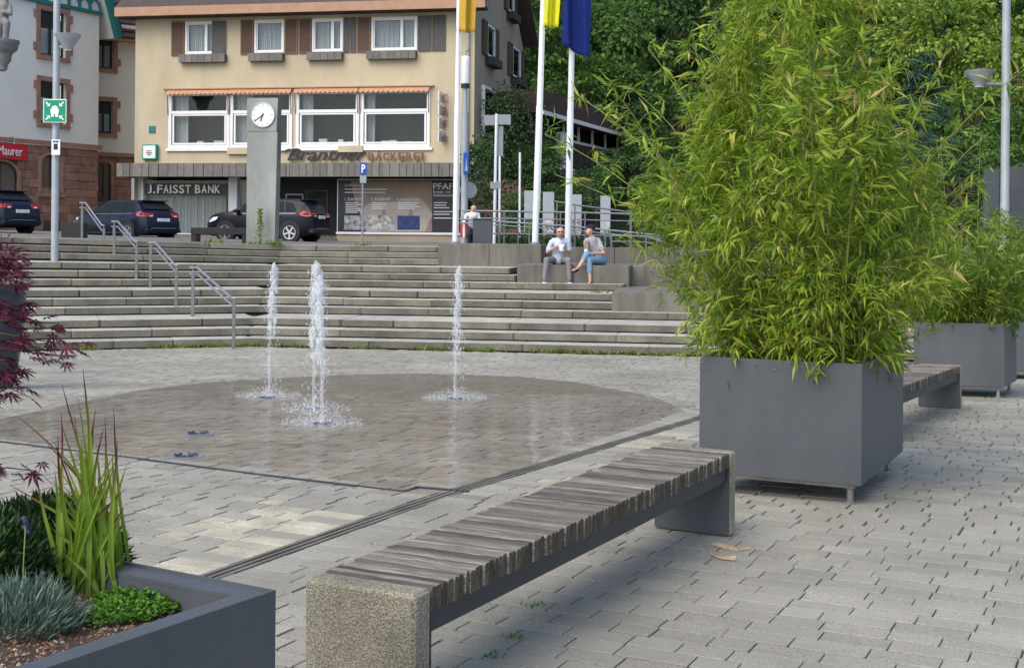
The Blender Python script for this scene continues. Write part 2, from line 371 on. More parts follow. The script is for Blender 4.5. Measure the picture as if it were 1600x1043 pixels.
class Fr:
    """a wall plane: origin P, direction angle; local x along the wall, y into the wall (away from the viewer), z up"""
    def __init__(s, P, ang): s.P = Vector(P); s.d = Vector((math.cos(ang), math.sin(ang), 0)); s.n = Vector((-math.sin(ang), math.cos(ang), 0)); s.ang = ang
    def at(s, px, py, off=0.):
        a, b = ray(px, py); r = Vector((a, 1, -b)); C = Vector((0, 0, EYE)); P = s.P + s.n * off
        t = (P - C).dot(s.n) / r.dot(s.n); q = C + r * t
        return (q - P).dot(s.d), q.z - s.P.z
    def R(s, x0, y0, x1, y1, off=0.):
        ym, xm = (y0 + y1) / 2, (x0 + x1) / 2
        return s.at(x0, ym, off)[0], s.at(x1, ym, off)[0], s.at(xm, y1, off)[1], s.at(xm, y0, off)[1]
    def p(s, x, y, z): return s.P + s.d * x + s.n * y + Vector((0, 0, z))
    def T(s): return Matrix.Translation(s.P) @ Matrix.Rotation(s.ang, 4, 'Z')
def holed(mb, x0, x1, z0, z1, holes, y=0., dep=.16):
    xs = sorted({x0, x1, *[h[0] for h in holes], *[h[1] for h in holes]}); zs = sorted({z0, z1, *[h[2] for h in holes], *[h[3] for h in holes]})
    xs = [x for x in xs if x0 <= x <= x1]; zs = [z for z in zs if z0 <= z <= z1]
    for i in range(len(xs) - 1):
        for j in range(len(zs) - 1):
            cx, cz = (xs[i] + xs[i + 1]) / 2, (zs[j] + zs[j + 1]) / 2
            if any(h[0] < cx < h[1] and h[2] < cz < h[3] for h in holes): continue
            mb.add([(xs[i], y, zs[j]), (xs[i + 1], y, zs[j]), (xs[i + 1], y, zs[j + 1]), (xs[i], y, zs[j + 1])], [(0, 1, 2, 3)])
    for a, b, c, d in holes:
        q = [(a, c), (b, c), (b, d), (a, d)]
        for k in range(4):
            (xa, za), (xb, zb) = q[k], q[(k + 1) % 4]
            mb.add([(xa, y, za), (xb, y, zb), (xb, y + dep, zb), (xa, y + dep, za)], [(0, 1, 2, 3)])
    return mb
_ub = {}
def unit_block(mat, b=.05):
    k = (mat, b)
    if k not in _ub: _ub[k] = MB().bbox(-.5, .5, -.5, .5, -.5, .5, b).mesh('block', mat)
    return _ub[k]
# ------------------------------------------------------------------ lower square: bed, pavers, drain, basin
def sheet(name, ys, zf, x0, x1, mat, kind='structure'):
    mb = MB()
    for a, b in zip(ys[:-1], ys[1:]): mb.add([(x0, a, zf(a)), (x1, a, zf(a)), (x1, b, zf(b)), (x0, b, zf(b))], [(0, 1, 2, 3)])
    return tag(mb.build(name, mat), kind=kind)
ground = sheet('ground', [-30, 0, 8, 15, 22, 30], lambda y: zg(y) - .014, -70, 70, 'sand_bed')
AV = rad(26.2); vd = Vector((math.sin(AV), math.cos(AV), 0)); ud = Vector((math.cos(AV), -math.sin(AV), 0))
def uv(p): return p.x * ud.x + p.y * ud.y, p.x * vd.x + p.y * vd.y
def uvp(u, v): return Vector((u * ud.x + v * vd.x, u * ud.y + v * vd.y, 0))
dA, dB = G(350, 903), G(1095, 647.5)
U_DR = (uv(dA)[0] + uv(dB)[0]) / 2
basin_px = [(-90, 668), (0, 652), (60, 638), (150, 619), (300, 599), (450, 588), (560, 584), (650, 583), (740, 584), (820, 588), (900, 596), (980, 608), (1040, 622), (1085, 641), (1030, 664), (900, 708), (800, 744), (732, 768), (652, 761), (632, 768), (400, 741), (180, 712), (0, 690), (-90, 684)]
basin = [G(*p) for p in basin_px]
def inside(p, poly):
    c = False; n = len(poly)
    for i in range(n):
        a, b = poly[i], poly[i - 1]
        if (a.y > p.y) != (b.y > p.y) and p.x < (b.x - a.x) * (p.y - a.y) / (b.y - a.y) + a.x: c = not c
    return c
pale_polys = [[G(*p) for p in q] for q in ([(395, 800), (440, 775), (490, 790), (540, 800), (520, 830), (410, 880), (300, 905), (240, 880), (260, 840), (330, 812)], [(810, 770), (1060, 668), (1090, 680), (860, 775)])]
C0 = Vector((-5.2, 25.8, 0)); AR, AL = rad(-8.5), rad(20.8)
dR = Vector((math.cos(AR), math.sin(AR), 0)); nR = Vector((-math.sin(AR), math.cos(AR), 0))
dL = Vector((-math.cos(AL), -math.sin(AL), 0)); nL = Vector((-math.sin(AL), math.cos(AL), 0))
det = nR.x * nL.y - nR.y * nL.x; MIT = Vector(((nL.y - nR.y) / det, (nR.x - nL.x) / det, 0))
R = random.Random(3)
pv = []
ROW = .138
for side in (-1, 1):
    for k in range(int(-4 / ROW), int(34 / ROW)):
        v = k * ROW; u = U_DR + side * (.06 + (R.random() * .15))
        first = True
        while abs(u - U_DR) < 26:
            ln = R.choice((.17, .205, .205, .24, .27, .30))
            a = U_DR + side * .06 if first else u
            ln2 = abs(u + side * ln - a); uc = a + side * ln2 / 2; first = False
            u += side * ln
            p = uvp(uc, v + ROW / 2)
            if p.y < 1.2 or p.y > 26.5 or abs(p.x) > .48 * p.y + 1.6: continue
            if (p - C0).dot(nR) > -.05 and p.x > C0.x or (p - C0).dot(nL) > -.05 and p.x <= C0.x: continue
            pv.append((p, ln2))
def proj(p):
    a, b = p.x / p.y, (EYE - p.z) / p.y; u, v = a * FPX, b * FPX
    return HX + u * _c - v * _s, HY + u * _s + v * _c
def rect_blocked(px, py): return (px < 432 and py > 900) or (459 < px < 672 and py > 905)
cls = {0: [], 1: [], 2: []}; near = []
for p, ln in pv:
    c = 2 if inside(p + Vector((R.gauss(0, .12), R.gauss(0, .26), 0)), basin) else (1 if any(inside(p, q) for q in pale_polys) and R.random() < .62 else 0)
    p.z = zg(p.y); q = proj(p)
    if -30 < q[0] < 1630 and q[1] < 1055 and not rect_blocked(*q) and p.y < 9: near.append((p.length, p, ln, c))
    else: cls[c].append((p, ln))
near.sort(key=lambda t: t[0])
for _, p, ln, c in near[300:]: cls[c].append((p, ln))
MATS = ['paver', 'paver_pale', 'paver_wet']
def slope(y): return math.atan((zg(y + .05) - zg(y - .05)) / .1)
for _, p, ln, c in near[:300]:
    m = Matrix.Translation((p.x, p.y, p.z - .03 + R.uniform(-.003, .002))) @ Matrix.Rotation(slope(p.y) + R.uniform(-.006, .006), 4, 'X') @ Matrix.Rotation(-AV + R.uniform(-.008, .008), 4, 'Z') @ Matrix.Rotation(R.uniform(-.006, .006), 4, 'Y') @ Matrix.Diagonal((ln - .0065, ROW - .0075, .06, 1))
    link('paver', unit_block(MATS[c], .035), ground, mat=m)
for c, nm in ((0, 'paver_field'), (1, 'pale_paver_field'), (2, 'wet_paver_field')):
    n = len(cls[c]); 
    if not n: continue
    C = np.array([[p.x, p.y, p.z] for p, _ in cls[c]]); L = np.array([l for _, l in cls[c]])
    L2 = (L - rng.uniform(.004, .009, n)) / 2; Wd = (ROW - .008) / 2; dz = rng.uniform(-.003, .002, n); sl = np.array([math.tan(slope(p.y)) for p, _ in cls[c]])
    U = np.array(ud); Vv = np.array(vd); V = []
    for su, sv, top, ins in ((-1,-1,0,0),(1,-1,0,0),(1,1,0,0),(-1,1,0,0),(-1,-1,1,0),(1,-1,1,0),(1,1,1,0),(-1,1,1,0)):
        q = C + U * (su * (L2 - (.004 if top else 0)))[:, None] + Vv * (sv * (Wd - (.003 if top else 0)))
        q[:, 2] += (q[:, 1] - C[:, 1]) * sl + dz - (0 if top else .022); V.append(q)
    V = np.stack(V, 1).reshape(-1, 3); o = np.arange(n)[:, None] * 8
    Fq = np.concatenate([o + np.array([f]) for f in ((4,5,6,7),(0,1,5,4),(1,2,6,5),(2,3,7,6),(3,0,4,7))], 0)
    tag(link(nm, np_mesh(nm, V, Fq, MATS[c]), ground), kind='stuff')
# drain: two steel slots along the paving rows
dr = thing('drain_channel', 'long narrow slotted drain channel running across the paving beside the bench', 'drain', (dA.x, dA.y, dA.z))
vA, vB = uv(dA)[1] - 3.2, uv(dB)[1] + 9
vA = max(vA, 1.5)
for off, w, h, mt, nm in ((0, .112, -.014, 'black', 'channel'), (-.043, .026, .001, 'concrete', 'edge_rail'), (0, .026, .001, 'concrete', 'grate_bar'), (.043, .026, .001, 'concrete', 'edge_rail')):
    mb = MB(); vv = [vA, 4, 6, 8.6, 9.4, 12, 15, 16.5, 17, 19]; vv = [vA] + [x for x in np.arange(vA + .8, vB, .8)]
    for a, b in zip(vv[:-1], vv[1:]):
        q = [uvp(U_DR + off - w / 2, a), uvp(U_DR + off + w / 2, a), uvp(U_DR + off + w / 2, b), uvp(U_DR + off - w / 2, b)]
        if q[2].y > 25: break
        for t in q: t.z = zg(t.y) + h
        mb.prism(q, (0, 0, -.02))
    mb.build(nm, mt, dr)
# basin edging strip of metal and the film of water
eb = thing('basin_edging', 'thin metal edging strip along the straight front of the wet basin', 'edging', G(400, 741))
pts = [G(*p) for p in ((-90, 684), (0, 690), (180, 712), (400, 741), (632, 768), (652, 761), (732, 768))]
mb = MB()
for a, b in zip(pts[:-1], pts[1:]):
    n = (b - a).cross(Vector((0, 0, 1))).normalized() * .012
    mb.prism([a - n + Vector((0, 0, .008)), a + n + Vector((0, 0, .008)), b + n + Vector((0, 0, .008)), b - n + Vector((0, 0, .008))], (0, 0, -.03))
mb.build('strip', 'dark_steel', eb)
bm = bmesh.new(); cen = sum(basin, Vector()) / len(basin)
wob = [cen + (p - cen) * (.965 + .015 * math.sin(i * 2.1) + .012 * math.sin(i * 3.7)) for i, p in enumerate(basin)]
bm.faces.new([bm.verts.new((p.x, p.y, 0)) for p in wob])
for yy in list(np.arange(9, 22, 1.0)): bmesh.ops.bisect_plane(bm, geom=bm.verts[:] + bm.edges[:] + bm.faces[:], plane_co=(0, yy, 0), plane_no=(0, 1, 0))
for v in bm.verts: v.co.z = zg(v.co.y) + .0045
bmesh.ops.recalc_face_normals(bm, faces=bm.faces[:])
me = bpy.data.meshes.new('water'); bm.to_mesh(me); bm.free(); me.materials.append(MT['water_film'])
tag(link('water', me), kind='structure')
# nozzle grates
for i, (px, py, lab) in enumerate(((310, 678, 'round steel nozzle plate, dry, the farther of the two without a jet'), (291, 713, 'round steel nozzle plate, dry, the nearer of the two without a jet'), (418, 622, 'round steel nozzle plate under the leftmost water jet'), (490, 640, 'round steel nozzle plate under the middle jet, the farther of the close pair'), (503, 663, 'round steel nozzle plate under the middle jet, the nearer of the close pair'), (712, 624, 'round steel nozzle plate under the rightmost water jet'))):
    g = G(px, py); t = thing('nozzle_plate', lab, 'nozzle', g, group='fountain nozzle plates')
    MB().lathe([(.13, -.01), (.13, .006), (.122, .009), (.10, .009), (.095, .005), (.02, .005)], g, 24).build('rim', 'steel_bright', t, True)
    MB().lathe([(.03, 0), (.03, .02), (.012, .024)], g, 12).build('nozzle', 'steel_bright', t, True)
    mb = MB()
    for k in range(8):
        a = k * math.pi / 4; mb.tube([g + Vector((math.cos(a) * .035, math.sin(a) * .035, .014)), g + Vector((math.cos(a) * .09, math.sin(a) * .09, .016))], .006, 5)
    mb.build('spokes', 'dark_steel', t)
# water jets
def jet(px, py, top_py, seed, rt, lab, lean=0., lower=.42):
    r = random.Random(seed); g = G(px, py); top = W(px, top_py, g.y).z; h = top - g.z
    t = thing('water_jet', lab, 'water jet', g, group='fountain water jets')
    # thin rising stream
    pts = [g + Vector((lean * (i / 14) ** 2 + r.uniform(-.004, .004), 0, h * i / 14)) for i in range(15)]
    MB().tube(pts, [.011 + .004 * r.random() for _ in pts], 8).build('stream', 'jet_water', t, True)
    # crown of tumbling water
    bm = bmesh.new()
    for i in range(150):
        f = 1 - (i / 150) ** .9 * (1 - lower); z = h * f
        rr = rt * r.uniform(.22, .75) * (1 - .55 * ((1 - f) / (1 - lower)) ** 1.5)
        a = r.uniform(0, 6.28); d = rt * .72 * r.random() ** .5 * (1.0 if f < .97 else .4)
        m = Matrix.Translation((g.x + lean * f + d * math.cos(a), g.y + d * math.sin(a), g.z + z - rt * .5)) @ Matrix.Rotation(r.uniform(0, 3), 4, 'Z') @ Matrix.Diagonal((rr * r.uniform(.35, .7), rr * r.uniform(.35, .7), rr * r.uniform(.7, 1.6), 1))
        bmesh.ops.create_icosphere(bm, subdivisions=2, radius=1, matrix=m)
    for v in bm.verts: v.co += Vector((r.uniform(-1, 1), r.uniform(-1, 1), r.uniform(-1, 1))) * rt * .06
    me = bpy.data.meshes.new('crown'); bm.to_mesh(me); bm.free(); me.materials.append(MT['jet_water']); shade(me, 60); link('crown', me, t)
    bm = bmesh.new()
    for i in range(260):
        z = h * r.random() ** .8 * .95; a = r.uniform(0, 6.28); d = rt * (.5 + 1.0 * r.random()) * (1.25 - .35 * z / h)
        s = r.uniform(.0025, .008); m = Matrix.Translation((g.x + lean * .6 + d * math.cos(a), g.y + d * math.sin(a), g.z + z)) @ Matrix.Diagonal((s, s, s * r.uniform(1.2, 3.6), 1))
        bmesh.ops.create_icosphere(bm, subdivisions=1, radius=1, matrix=m)
    me = bpy.data.meshes.new('droplets'); bm.to_mesh(me); bm.free(); me.materials.append(MT['jet_water']); shade(me, 80); tag(link('droplets', me, t), kind='stuff')
    bm = bmesh.new()
    for i in range(1500):
        a = r.uniform(0, 6.28); d = .34 * r.random() ** .8; z = .13 * r.random() ** 2.2 * (1 - d / .5) + .006
        s = r.uniform(.0015, .0045); m = Matrix.Translation((g.x + d * math.cos(a) * 1.1, g.y + d * math.sin(a), g.z + z)) @ Matrix.Diagonal((s, s, s * r.uniform(.8, 2.4), 1))
        bmesh.ops.create_icosphere(bm, subdivisions=1, radius=1, matrix=m)
    me = bpy.data.meshes.new('splash'); bm.to_mesh(me); bm.free(); me.materials.append(MT['jet_water']); shade(me, 80); tag(link('splash', me, t), kind='stuff')
jet(420, 620, 409, 1, .062, 'leftmost jet of white water, slightly thinner, behind the paired jets', .05, .45)
jet(490, 641, 411, 2, .078, 'thick jet of white water, the farther of the close pair', .02, .36)
jet(503, 663, 430, 5, .052, 'jet of white water in front, the nearer of the close pair', -.03, .42)
jet(711, 623, 417, 3, .06, 'rightmost jet of white water, standing alone in the basin', .03, .36)

# ------------------------------------------------------------------ steps
RS, Z0 = .159, -.62
EDGE = [0, 0, .62, 1.24, 2.79, 3.41, 4.03, 5.58, 6.2, 6.82, 8.37, 8.99, 9.61, 11.2]
def zt(i): return Z0 + RS * i
TILT = {i: k for i, k in zip(range(7, 13), (.004, .008, .013, .018, .021, .024))}
stairs = thing('stone_steps', 'wide flight of weathered grey stone steps bending at a corner', 'steps', C0 + Vector((0, 0, Z0)))
def t_at_px(C, d, px):
    a = (px - HX) / FPX; return (a * C.y - C.x) / (d.x - a * d.y)
ENDPX = {1: None, 2: None, 3: None, 4: None, 5: 960, 6: 960, 7: 975, 8: 806, 9: 797, 10: 693, 11: 690, 12: 684}
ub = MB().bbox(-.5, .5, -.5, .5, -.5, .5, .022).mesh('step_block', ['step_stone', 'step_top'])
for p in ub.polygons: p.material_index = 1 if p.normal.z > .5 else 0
for i in range(1, 13):
    C = C0 + MIT * EDGE[i]; dep = EDGE[i + 1] - EDGE[i] + .25; z = zt(i)
    for w, (d, n, L) in enumerate(((dR, nR, t_at_px(C, dR, ENDPX[i]) if ENDPX[i] else 13.5), (dL, nL, 13.0))):
        k = TILT.get(i, 0) if w else 0; s = 0.; first = True
        ang = AR if w == 0 else AL
        zz = z - (.002 if w else 0)
        # shadowed core under the slabs
        Tm = Matrix.Translation(C + Vector((0, 0, zz))) @ Matrix.Rotation(ang, 4, 'Z') @ Matrix.Rotation(k if w else 0, 4, 'Y')
        sx = 1 if w == 0 else -1
        x0, x1 = (-.3, L - .03) if w == 0 else (-L + .03, .3)
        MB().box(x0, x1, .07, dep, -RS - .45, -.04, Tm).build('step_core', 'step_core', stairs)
        s = -.12 if w == 0 else -.1
        while s < L - .01:
            ln = R.choice((1.1, 1.5, 1.5, 2.0, 2.0, 2.4)); e = min(s + ln, L)
            if L - e < .5: e = L
            xm = sx * (s + e) / 2
            m = Tm @ Matrix.Translation((xm, dep / 2 + R.uniform(-.006, .006), -.0675 + R.uniform(-.003, .003))) @ Matrix.Diagonal((e - s - .008, dep, .135, 1))
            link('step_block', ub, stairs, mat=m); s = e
Z12 = zt(12)
# weeds along the foot of the steps (stuff) 
def tuft_field(name, pts, hmin, hmax, n_each, mat, label=None, cat=None, seed=1, parent=None, wd=.35):
    r = np.random.default_rng(seed); P = []; 
    for p, sp in pts:
        q = np.array(p)[None] + np.c_[r.normal(0, sp[0], n_each), r.normal(0, sp[1], n_each), np.zeros(n_each)]; P.append(q)
    P = np.concatenate(P); n = len(P); D = np.c_[r.normal(0, .6, n), r.normal(0, .6, n), np.abs(r.normal(.8, .4, n))]
    Ln = r.uniform(hmin, hmax, n); V, T = leaf_quads(P, D, r.normal(0, 1, (n, 3)), Ln, Ln * wd)
    o = link(name, np_mesh(name, V, T, mat), parent); tag(o, label, cat, kind='stuff'); return o
pts = []
for px in list(range(120, 145, 8)) + list(range(240, 385, 9)) + list(range(388, 470, 20)) + list(range(560, 600, 14)) + list(range(655, 700, 9)) + list(range(735, 780, 10)) + list(range(850, 935, 7)) + list(range(960, 1080, 16)):
    if px < 385: t = t_at_px(C0, dL, px); p = C0 + dL * t
    else: p = C0 + dR * t_at_px(C0, dR, px)
    p = p - nR * .05; p.z = zg(p.y); pts.append((p, (.12, .02)))
tuft_field('weeds', pts, .04, .12, 26, 'weed', 'low yellow-green weeds growing along the foot of the steps', 'weeds', 4)
pts = [(atz(px, py, zt(6)), (.1, .04)) for px, py in ((78, 445), (92, 446), (935, 458), (945, 452))] + [(atz(px, 446, zt(6) + .1), (.12, .05)) for px in (815, 835, 870, 895)]
tuft_field('weeds', pts, .04, .14, 24, 'weed', 'weeds in the joints of the upper landings', 'weeds', 5)
pts = [(G(px, py), (.03, .02)) for px, py in ((795, 995), (830, 947), (775, 1024))]
tuft_field('grass_tufts', pts, .012, .03, 18, 'ground_cover', 'small green tufts between the pavers under the bench', 'grass', 6)

# ------------------------------------------------------------------ upper street level and terrace walls
CT = C0 + MIT * (EDGE[12] + .2); eR = CT + dR * t_at_px(CT, dR, 684); eL = CT + dL * 14
pl = MB(); zz = Z12 - .006
pl.add([(CT.x, CT.y, zz), (eR.x, eR.y, zz), (eR.x + 1, 40, zz), (60, 40, zz), (60, 75, zz), (CT.x, 75, zz)], [(0, 1, 2, 3, 4, 5)])
zl = zz + .024 * 14
pl.add([(CT.x, CT.y, zz), (CT.x, 75, zz), (CT.x - 16, 75, zz + .024 * 16), (eL.x, eL.y, zl), ], [(0, 1, 2, 3)])
pl.add([(CT.x - 16, 75, zz + .024 * 16), (eL.x, eL.y, zl), (-60, 20, zl + .5), (-60, 75, zl + .5)], [(0, 1, 2, 3)])
tag(pl.build('street', 'street'), kind='structure')
def wall_block(name, label, px0, px1, Yf, depth, ztop, zbot, mat='concrete', ang=AR):
    P0 = W(px0, 400, Yf); P0.z = 0; d = Vector((math.cos(ang), math.sin(ang), 0)); L = t_at_px(P0, d, px1)
    t = thing(name, label, 'wall', (P0.x, P0.y, zbot), ang)
    n = max(1, round(L / 1.6))
    for k in range(n):
        MB().bbox(L * k / n + .003, L * (k + 1) / n - .003, 0, depth, 0, ztop - zbot, .012).build('wall_panel', mat, t, world=False)
    return t
wall_block('retaining_wall', 'low concrete wall under the flagpoles at the head of the steps', 684, 846, 33.6, 1.2, 1.385, .5)
wall_block('retaining_wall', 'low concrete wall set back behind the seated couple', 848, 1075, 34.6, .35, 1.31, .4)
wall_block('seat_wall', 'concrete seat block on which the couple sits', 808, 984, 31.15, 2.7, .915, .2)
wall_block('seat_wall', 'dark concrete block right of the seated couple, set back', 986, 1290, 31.9, 2.2, .90, .1)
wall_block('seat_wall', 'lowest concrete block at the right end of the steps', 956, 1330, 27.9, 3.3, .425, -.3)
tag(MB().box(-1, 40, 34.8, 60, .2, 1.27).build('terrace_ground', 'street'), kind='structure')
tag(MB().box(4, 40, 31.6, 34.9, -.5, .40).build('terrace_path', 'concrete'), kind='structure')
# hillside
hv = []; hf = []; xs = np.linspace(-60, 90, 40); ys = np.linspace(62, 180, 30)
for j, y in enumerate(ys):
    for i, x in enumerate(xs):
        hv.append((x, y, 1.25 + max(0, (y - 66)) * .52 + 1.2 * math.sin(x * .21 + y * .13) * min(1, max(0, (y - 66) / 20))))
for j in range(29):
    for i in range(39): a = j * 40 + i; hf.append((a, a + 1, a + 41, a + 40))
mb = MB(); mb.v = hv; mb.f = hf; mb.m = [0] * len(hf)
tag(mb.build('hillside', 'hill_soil', smooth=True), kind='structure')
def zh(x, y): return 1.25 + max(0, (y - 66)) * .52
# ------------------------------------------------------------------ bakery building
def wav(mb, x0, x1, z0, z1, y, amp=.03, wl=.09):
    n = max(4, int((x1 - x0) / wl * 4)); vs = []
    for i in range(n + 1):
        x = x0 + (x1 - x0) * i / n; yy = y + amp * math.sin(i * math.pi / 2 + .4) + amp * .4 * math.sin(i * .9)
        vs += [(x, yy, z0), (x, yy, z1)]
    return mb.add(vs, [(2 * i, 2 * i + 2, 2 * i + 3, 2 * i + 1) for i in range(n)])
PR = W(739, 380, 54.0); PR.z = Z12 - .02
FY = Fr(PR, rad(-11)); LY = FY.at(211, 150)[0]
bak = thing('bakery_building', 'yellow plastered building with brown shutters, bakery lettering and dark canopy', 'building', PR, FY.ang)
B = dict(parent=bak, world=False)
zcan = FY.at(450, 255)[1]; zeave = FY.at(450, 24)[1]
ups = [((290, 37, 354, 88), (268, 40, 289, 90), None, (283, 88, 355, 101)), ((398, 33, 444, 84), (376, 37, 397, 86), (445, 33, 466, 84), (391, 84, 445, 97)),
       ((488, 29, 536, 80), (467, 32, 488, 82), (537, 28, 557, 78), (482, 80, 537, 93)), ((581, 22, 652, 76), (558, 27, 580, 78), (653, 22, 697, 74), (575, 76, 652, 90))]
hol = [FY.R(*u[0]) for u in ups]
big = [FY.R(265, 146, 358, 232), FY.R(361, 145, 456, 231), FY.R(464, 142, 560, 230), FY.R(565, 139, 671, 228)]
zb0 = min(b[2] for b in big); zb1 = max(b[3] for b in big); zb0 = sum(b[2] for b in big) / 4; zb1 = sum(b[3] for b in big) / 4
big = [(b[0], b[1], zb0, zb1) for b in big]
uz0 = sum(h[2] for h in hol) / 4; uz1 = sum(h[3] for h in hol) / 4; hol = [(h[0], h[1], uz0, uz1) for h in hol]
holed(MB(), LY, 0, zcan - .5, zeave + .3, hol + big, 0, .22).build('wall', 'yellow_plaster', **B)
MB().add([(LY, 0, 0), (LY, 10.8, 0), (LY, 10.8, zeave), (LY, 5.4, zeave + 4.4), (LY, 0, zeave)], [(0, 1, 2, 3, 4)]).build('left_gable_wall', 'yellow_plaster', **B)
MB().box(LY + .05, -.05, .9, 1.0, zcan - .4, zeave + .2).build('interior', 'interior', **B)
for (x0, x1, z0, z1), u in zip(hol, ups):
    w = MB().ring(x0, x1, z0, z1, -.03, .09, .07).build('window', 'white_paint', **B)
    g = MB(); 
    two = (x1 - x0) > 1.35
    mb = MB(); xm = x0 + (x1 - x0) * (.5 if u[2] is None else .66)
    if two: mb.box(xm - .06, xm + .06, .0, .08, z0 + .07, z1 - .07)
    mb.ring(x0 + .075, x1 - .075, z0 + .075, z1 - .075, .01, .07, .055).build('sash', 'white_paint', w, world=False)
    MB().box(x0 + .1, x1 - .1, .05, .058, z0 + .1, z1 - .1).build('pane', 'glass', w, world=False)
    wav(MB(), x0 + .06, x1 - .06, z0 + .05, z1 - .06, .2).build('curtain', 'curtain', w, world=False)
    for k, sh in enumerate((u[1], u[2])):
        if sh is None: continue
        a, b, c, d = FY.R(*sh); c, d = uz0 - .05, uz1 + .02
        grey = k == 1 and two
        leaf = [(a, b)] if not grey else [(a, (a + b) / 2 - .01), ((a + b) / 2 + .01, b)]
        for a1, b1 in leaf:
            s = MB().ring(a1 + .015, b1 - .015, c, d, -.06, -.015, .06).build('shutter', 'shutter_grey' if grey else 'shutter_frame', **B)
            MB().box(a1 + .07, b1 - .07, -.045, -.02, c + .05, d - .05).build('panel', 'shutter_grey' if grey else 'shutter_brown', s, world=False)
    if u[2] is None:   # a grey shutter folded across half of the window
        a, b, c, d = FY.R(332, 40, 354, 88); s = MB().ring(a, b, uz0, uz1, -.07, -.035, .05).build('shutter', 'shutter_grey', **B)
        MB().box(a + .05, b - .05, -.06, -.04, uz0 + .05, uz1 - .05).build('panel', 'shutter_grey', s, world=False)
    a, b, c, d = FY.R(*u[3]); f = MB().box(a, b, -.26, -.02, uz0 - .36, uz0 - .05).build('flower_box', 'shutter_grey', **B)
    n = max(3, round((b - a) / .3))
    for k in range(n):
        MB().box(a + (b - a) * k / n + .008, a + (b - a) * (k + 1) / n - .008, -.28, -.262, uz0 - .37, uz0 - .03).build('slat', 'slat_metal', f, world=False)
# display windows of the upper floor
fr = MB().box(big[0][0] - .12, big[3][1] + .14, -.1, -.02, zb0 - .14, zb0 - .02)
fr.build('window_sill', 'white_paint', **B)
for k, (x0, x1, z0, z1) in enumerate(big):
    w = MB().ring(x0 - .03, x1 + .03, z0 - .01, z1, -.06, .14, .13).build('display_window', 'white_paint', **B)
    zm = z0 + (z1 - z0) * .64
    MB().box(x0 + .1, x1 - .1, -.04, .12, zm - .06, zm + .07).build('transom', 'white_paint', w, world=False)
    MB().ring(x0 + .14, x1 - .14, z0 + .14, zm - .07, -.02, .09, .07).build('sash', 'white_paint', w, world=False)
    MB().box(x0 + .15, x1 - .15, .04, .05, z0 + .15, zm - .06).build('pane', 'glass', w, world=False)
    MB().box(x0 + .12, x1 - .12, .05, .06, zm + .06, z1 - .12).build('pane', 'glass', w, world=False)
    cw = (.62, .75, .5, .38)[k]
    wav(MB(), x0 + .1, x0 + .1 + cw, z0 + .1, z1 - .1, .35).build('curtain', 'curtain', w, world=False)
    mb = MB(); r = random.Random(k)
    for q in range(3):
        a = x0 + r.uniform(.75, x1 - x0 - .5); mb.box(a, a + r.uniform(.15, .4), .3, .5, z0 + .12, z0 + .12 + r.uniform(.12, .3))
    mb.build('sill_ornament', 'white_paint', w, world=False)
    # scalloped awning strip
    aw = MB(); n = 14; xa, xb = x0 - .08, x1 + .02; vs = []
    for i in range(n * 4 + 1):
        x = xa + (xb - xa) * i / (n * 4); zlow = z1 - .05 - .06 * abs(math.sin(i * math.pi / 4))
        vs += [(x, -.10, z1 + .1), (x, -.26, zlow), (x, -.265, zlow), (x, -.11, z1 + .11)]
    for i in range(n * 4): o = 4 * i; aw.f += [(o, o + 4, o + 5, o + 1), (o + 3, o + 2, o + 6, o + 7)]; aw.m += [0, 0]
    aw.v = vs; a = aw.build('awning', 'awning', **B)
    for xx in (xa + .04, xb - .04): MB().tube([(xx, -.12, z1 + .1), (xx, -.16, z1 - .25), (xx, -.08, z1 - .95)], .018, 6).build('awning_arm', 'shutter_brown', a, world=False)
MB().box(big[0][0] - .25, big[3][1] + .2, -.16, -.005, zb1 + .13, zb1 + .18).build('awning_box', 'fascia_brown', **B)
for q in ((357, 231, 388, 241), (530, 228, 568, 238)):
    a, b, c, d = FY.R(*q); MB().box(a, b, -.16, -.02, c, d).build('sign_box', 'yellow_plaster', **B)
X = FY.d; Zv = Vector((0, 0, 1))
# cursive shop name: brush strokes as bent tubes, then block letters
a, b, c, d = FY.R(446, 231, 570, 252)
nm = text('lettering', 'Brantner', FY.p(a + .12, -.10, c + .02), X, Zv, b - a - .15, (d - c) * .92, 'letter_black', bak, .05, bold=.012)
co = np.empty(len(nm.data.vertices) * 3, np.float32); nm.data.vertices.foreach_get('co', co); co = co.reshape(-1, 3)
sh = (co[:, 2] - (PR.z + c)) * .45; co[:, 0] += sh * X.x; co[:, 1] += sh * X.y; nm.data.vertices.foreach_set('co', co.ravel()); nm.data.update()
MB().tube([FY.p(a - .12, -.1, c + .40), FY.p(a + .2, -.1, c + .5), FY.p(a + .55, -.1, c + .46)], [.012, .035, .014], 6).build('letter_flourish', 'letter_black', bak)
a, b, c, d = FY.R(576, 236, 666, 251)
for k, ch in enumerate('BÄCKEREI'):
    wv = (b - a) / 7.6; text('letter', ch, FY.p(a + wv * k + .02, -.12, c), X, Zv, wv * (.82 if ch != 'I' else .3), (d - c) * (.82 if ch != 'Ä' else 1.0), 'letter_brown', bak, .08, bold=.018)
a, b, c, d = FY.R(690, 143, 702, 224)
hh = (d - c) / 4
for k, ch in enumerate('Café'):
    z = d - hh * (k + 1); t = MB().box(a, a + .05, -.62, -.05, z + .05, z + hh - .04).build('sign_letter_plate', 'letter_silver', **B)
    text('letter', ch, FY.p(a + .06, -.10, z + .08), X, Zv, .22, hh - .2, 'letter_brown', bak, .03)
a, b, c, d = FY.R(225, 226, 248, 250); MB().bbox(a, b, -.2, -.01, c, d, .03).build('beer_sign', 'sign_green', **B)
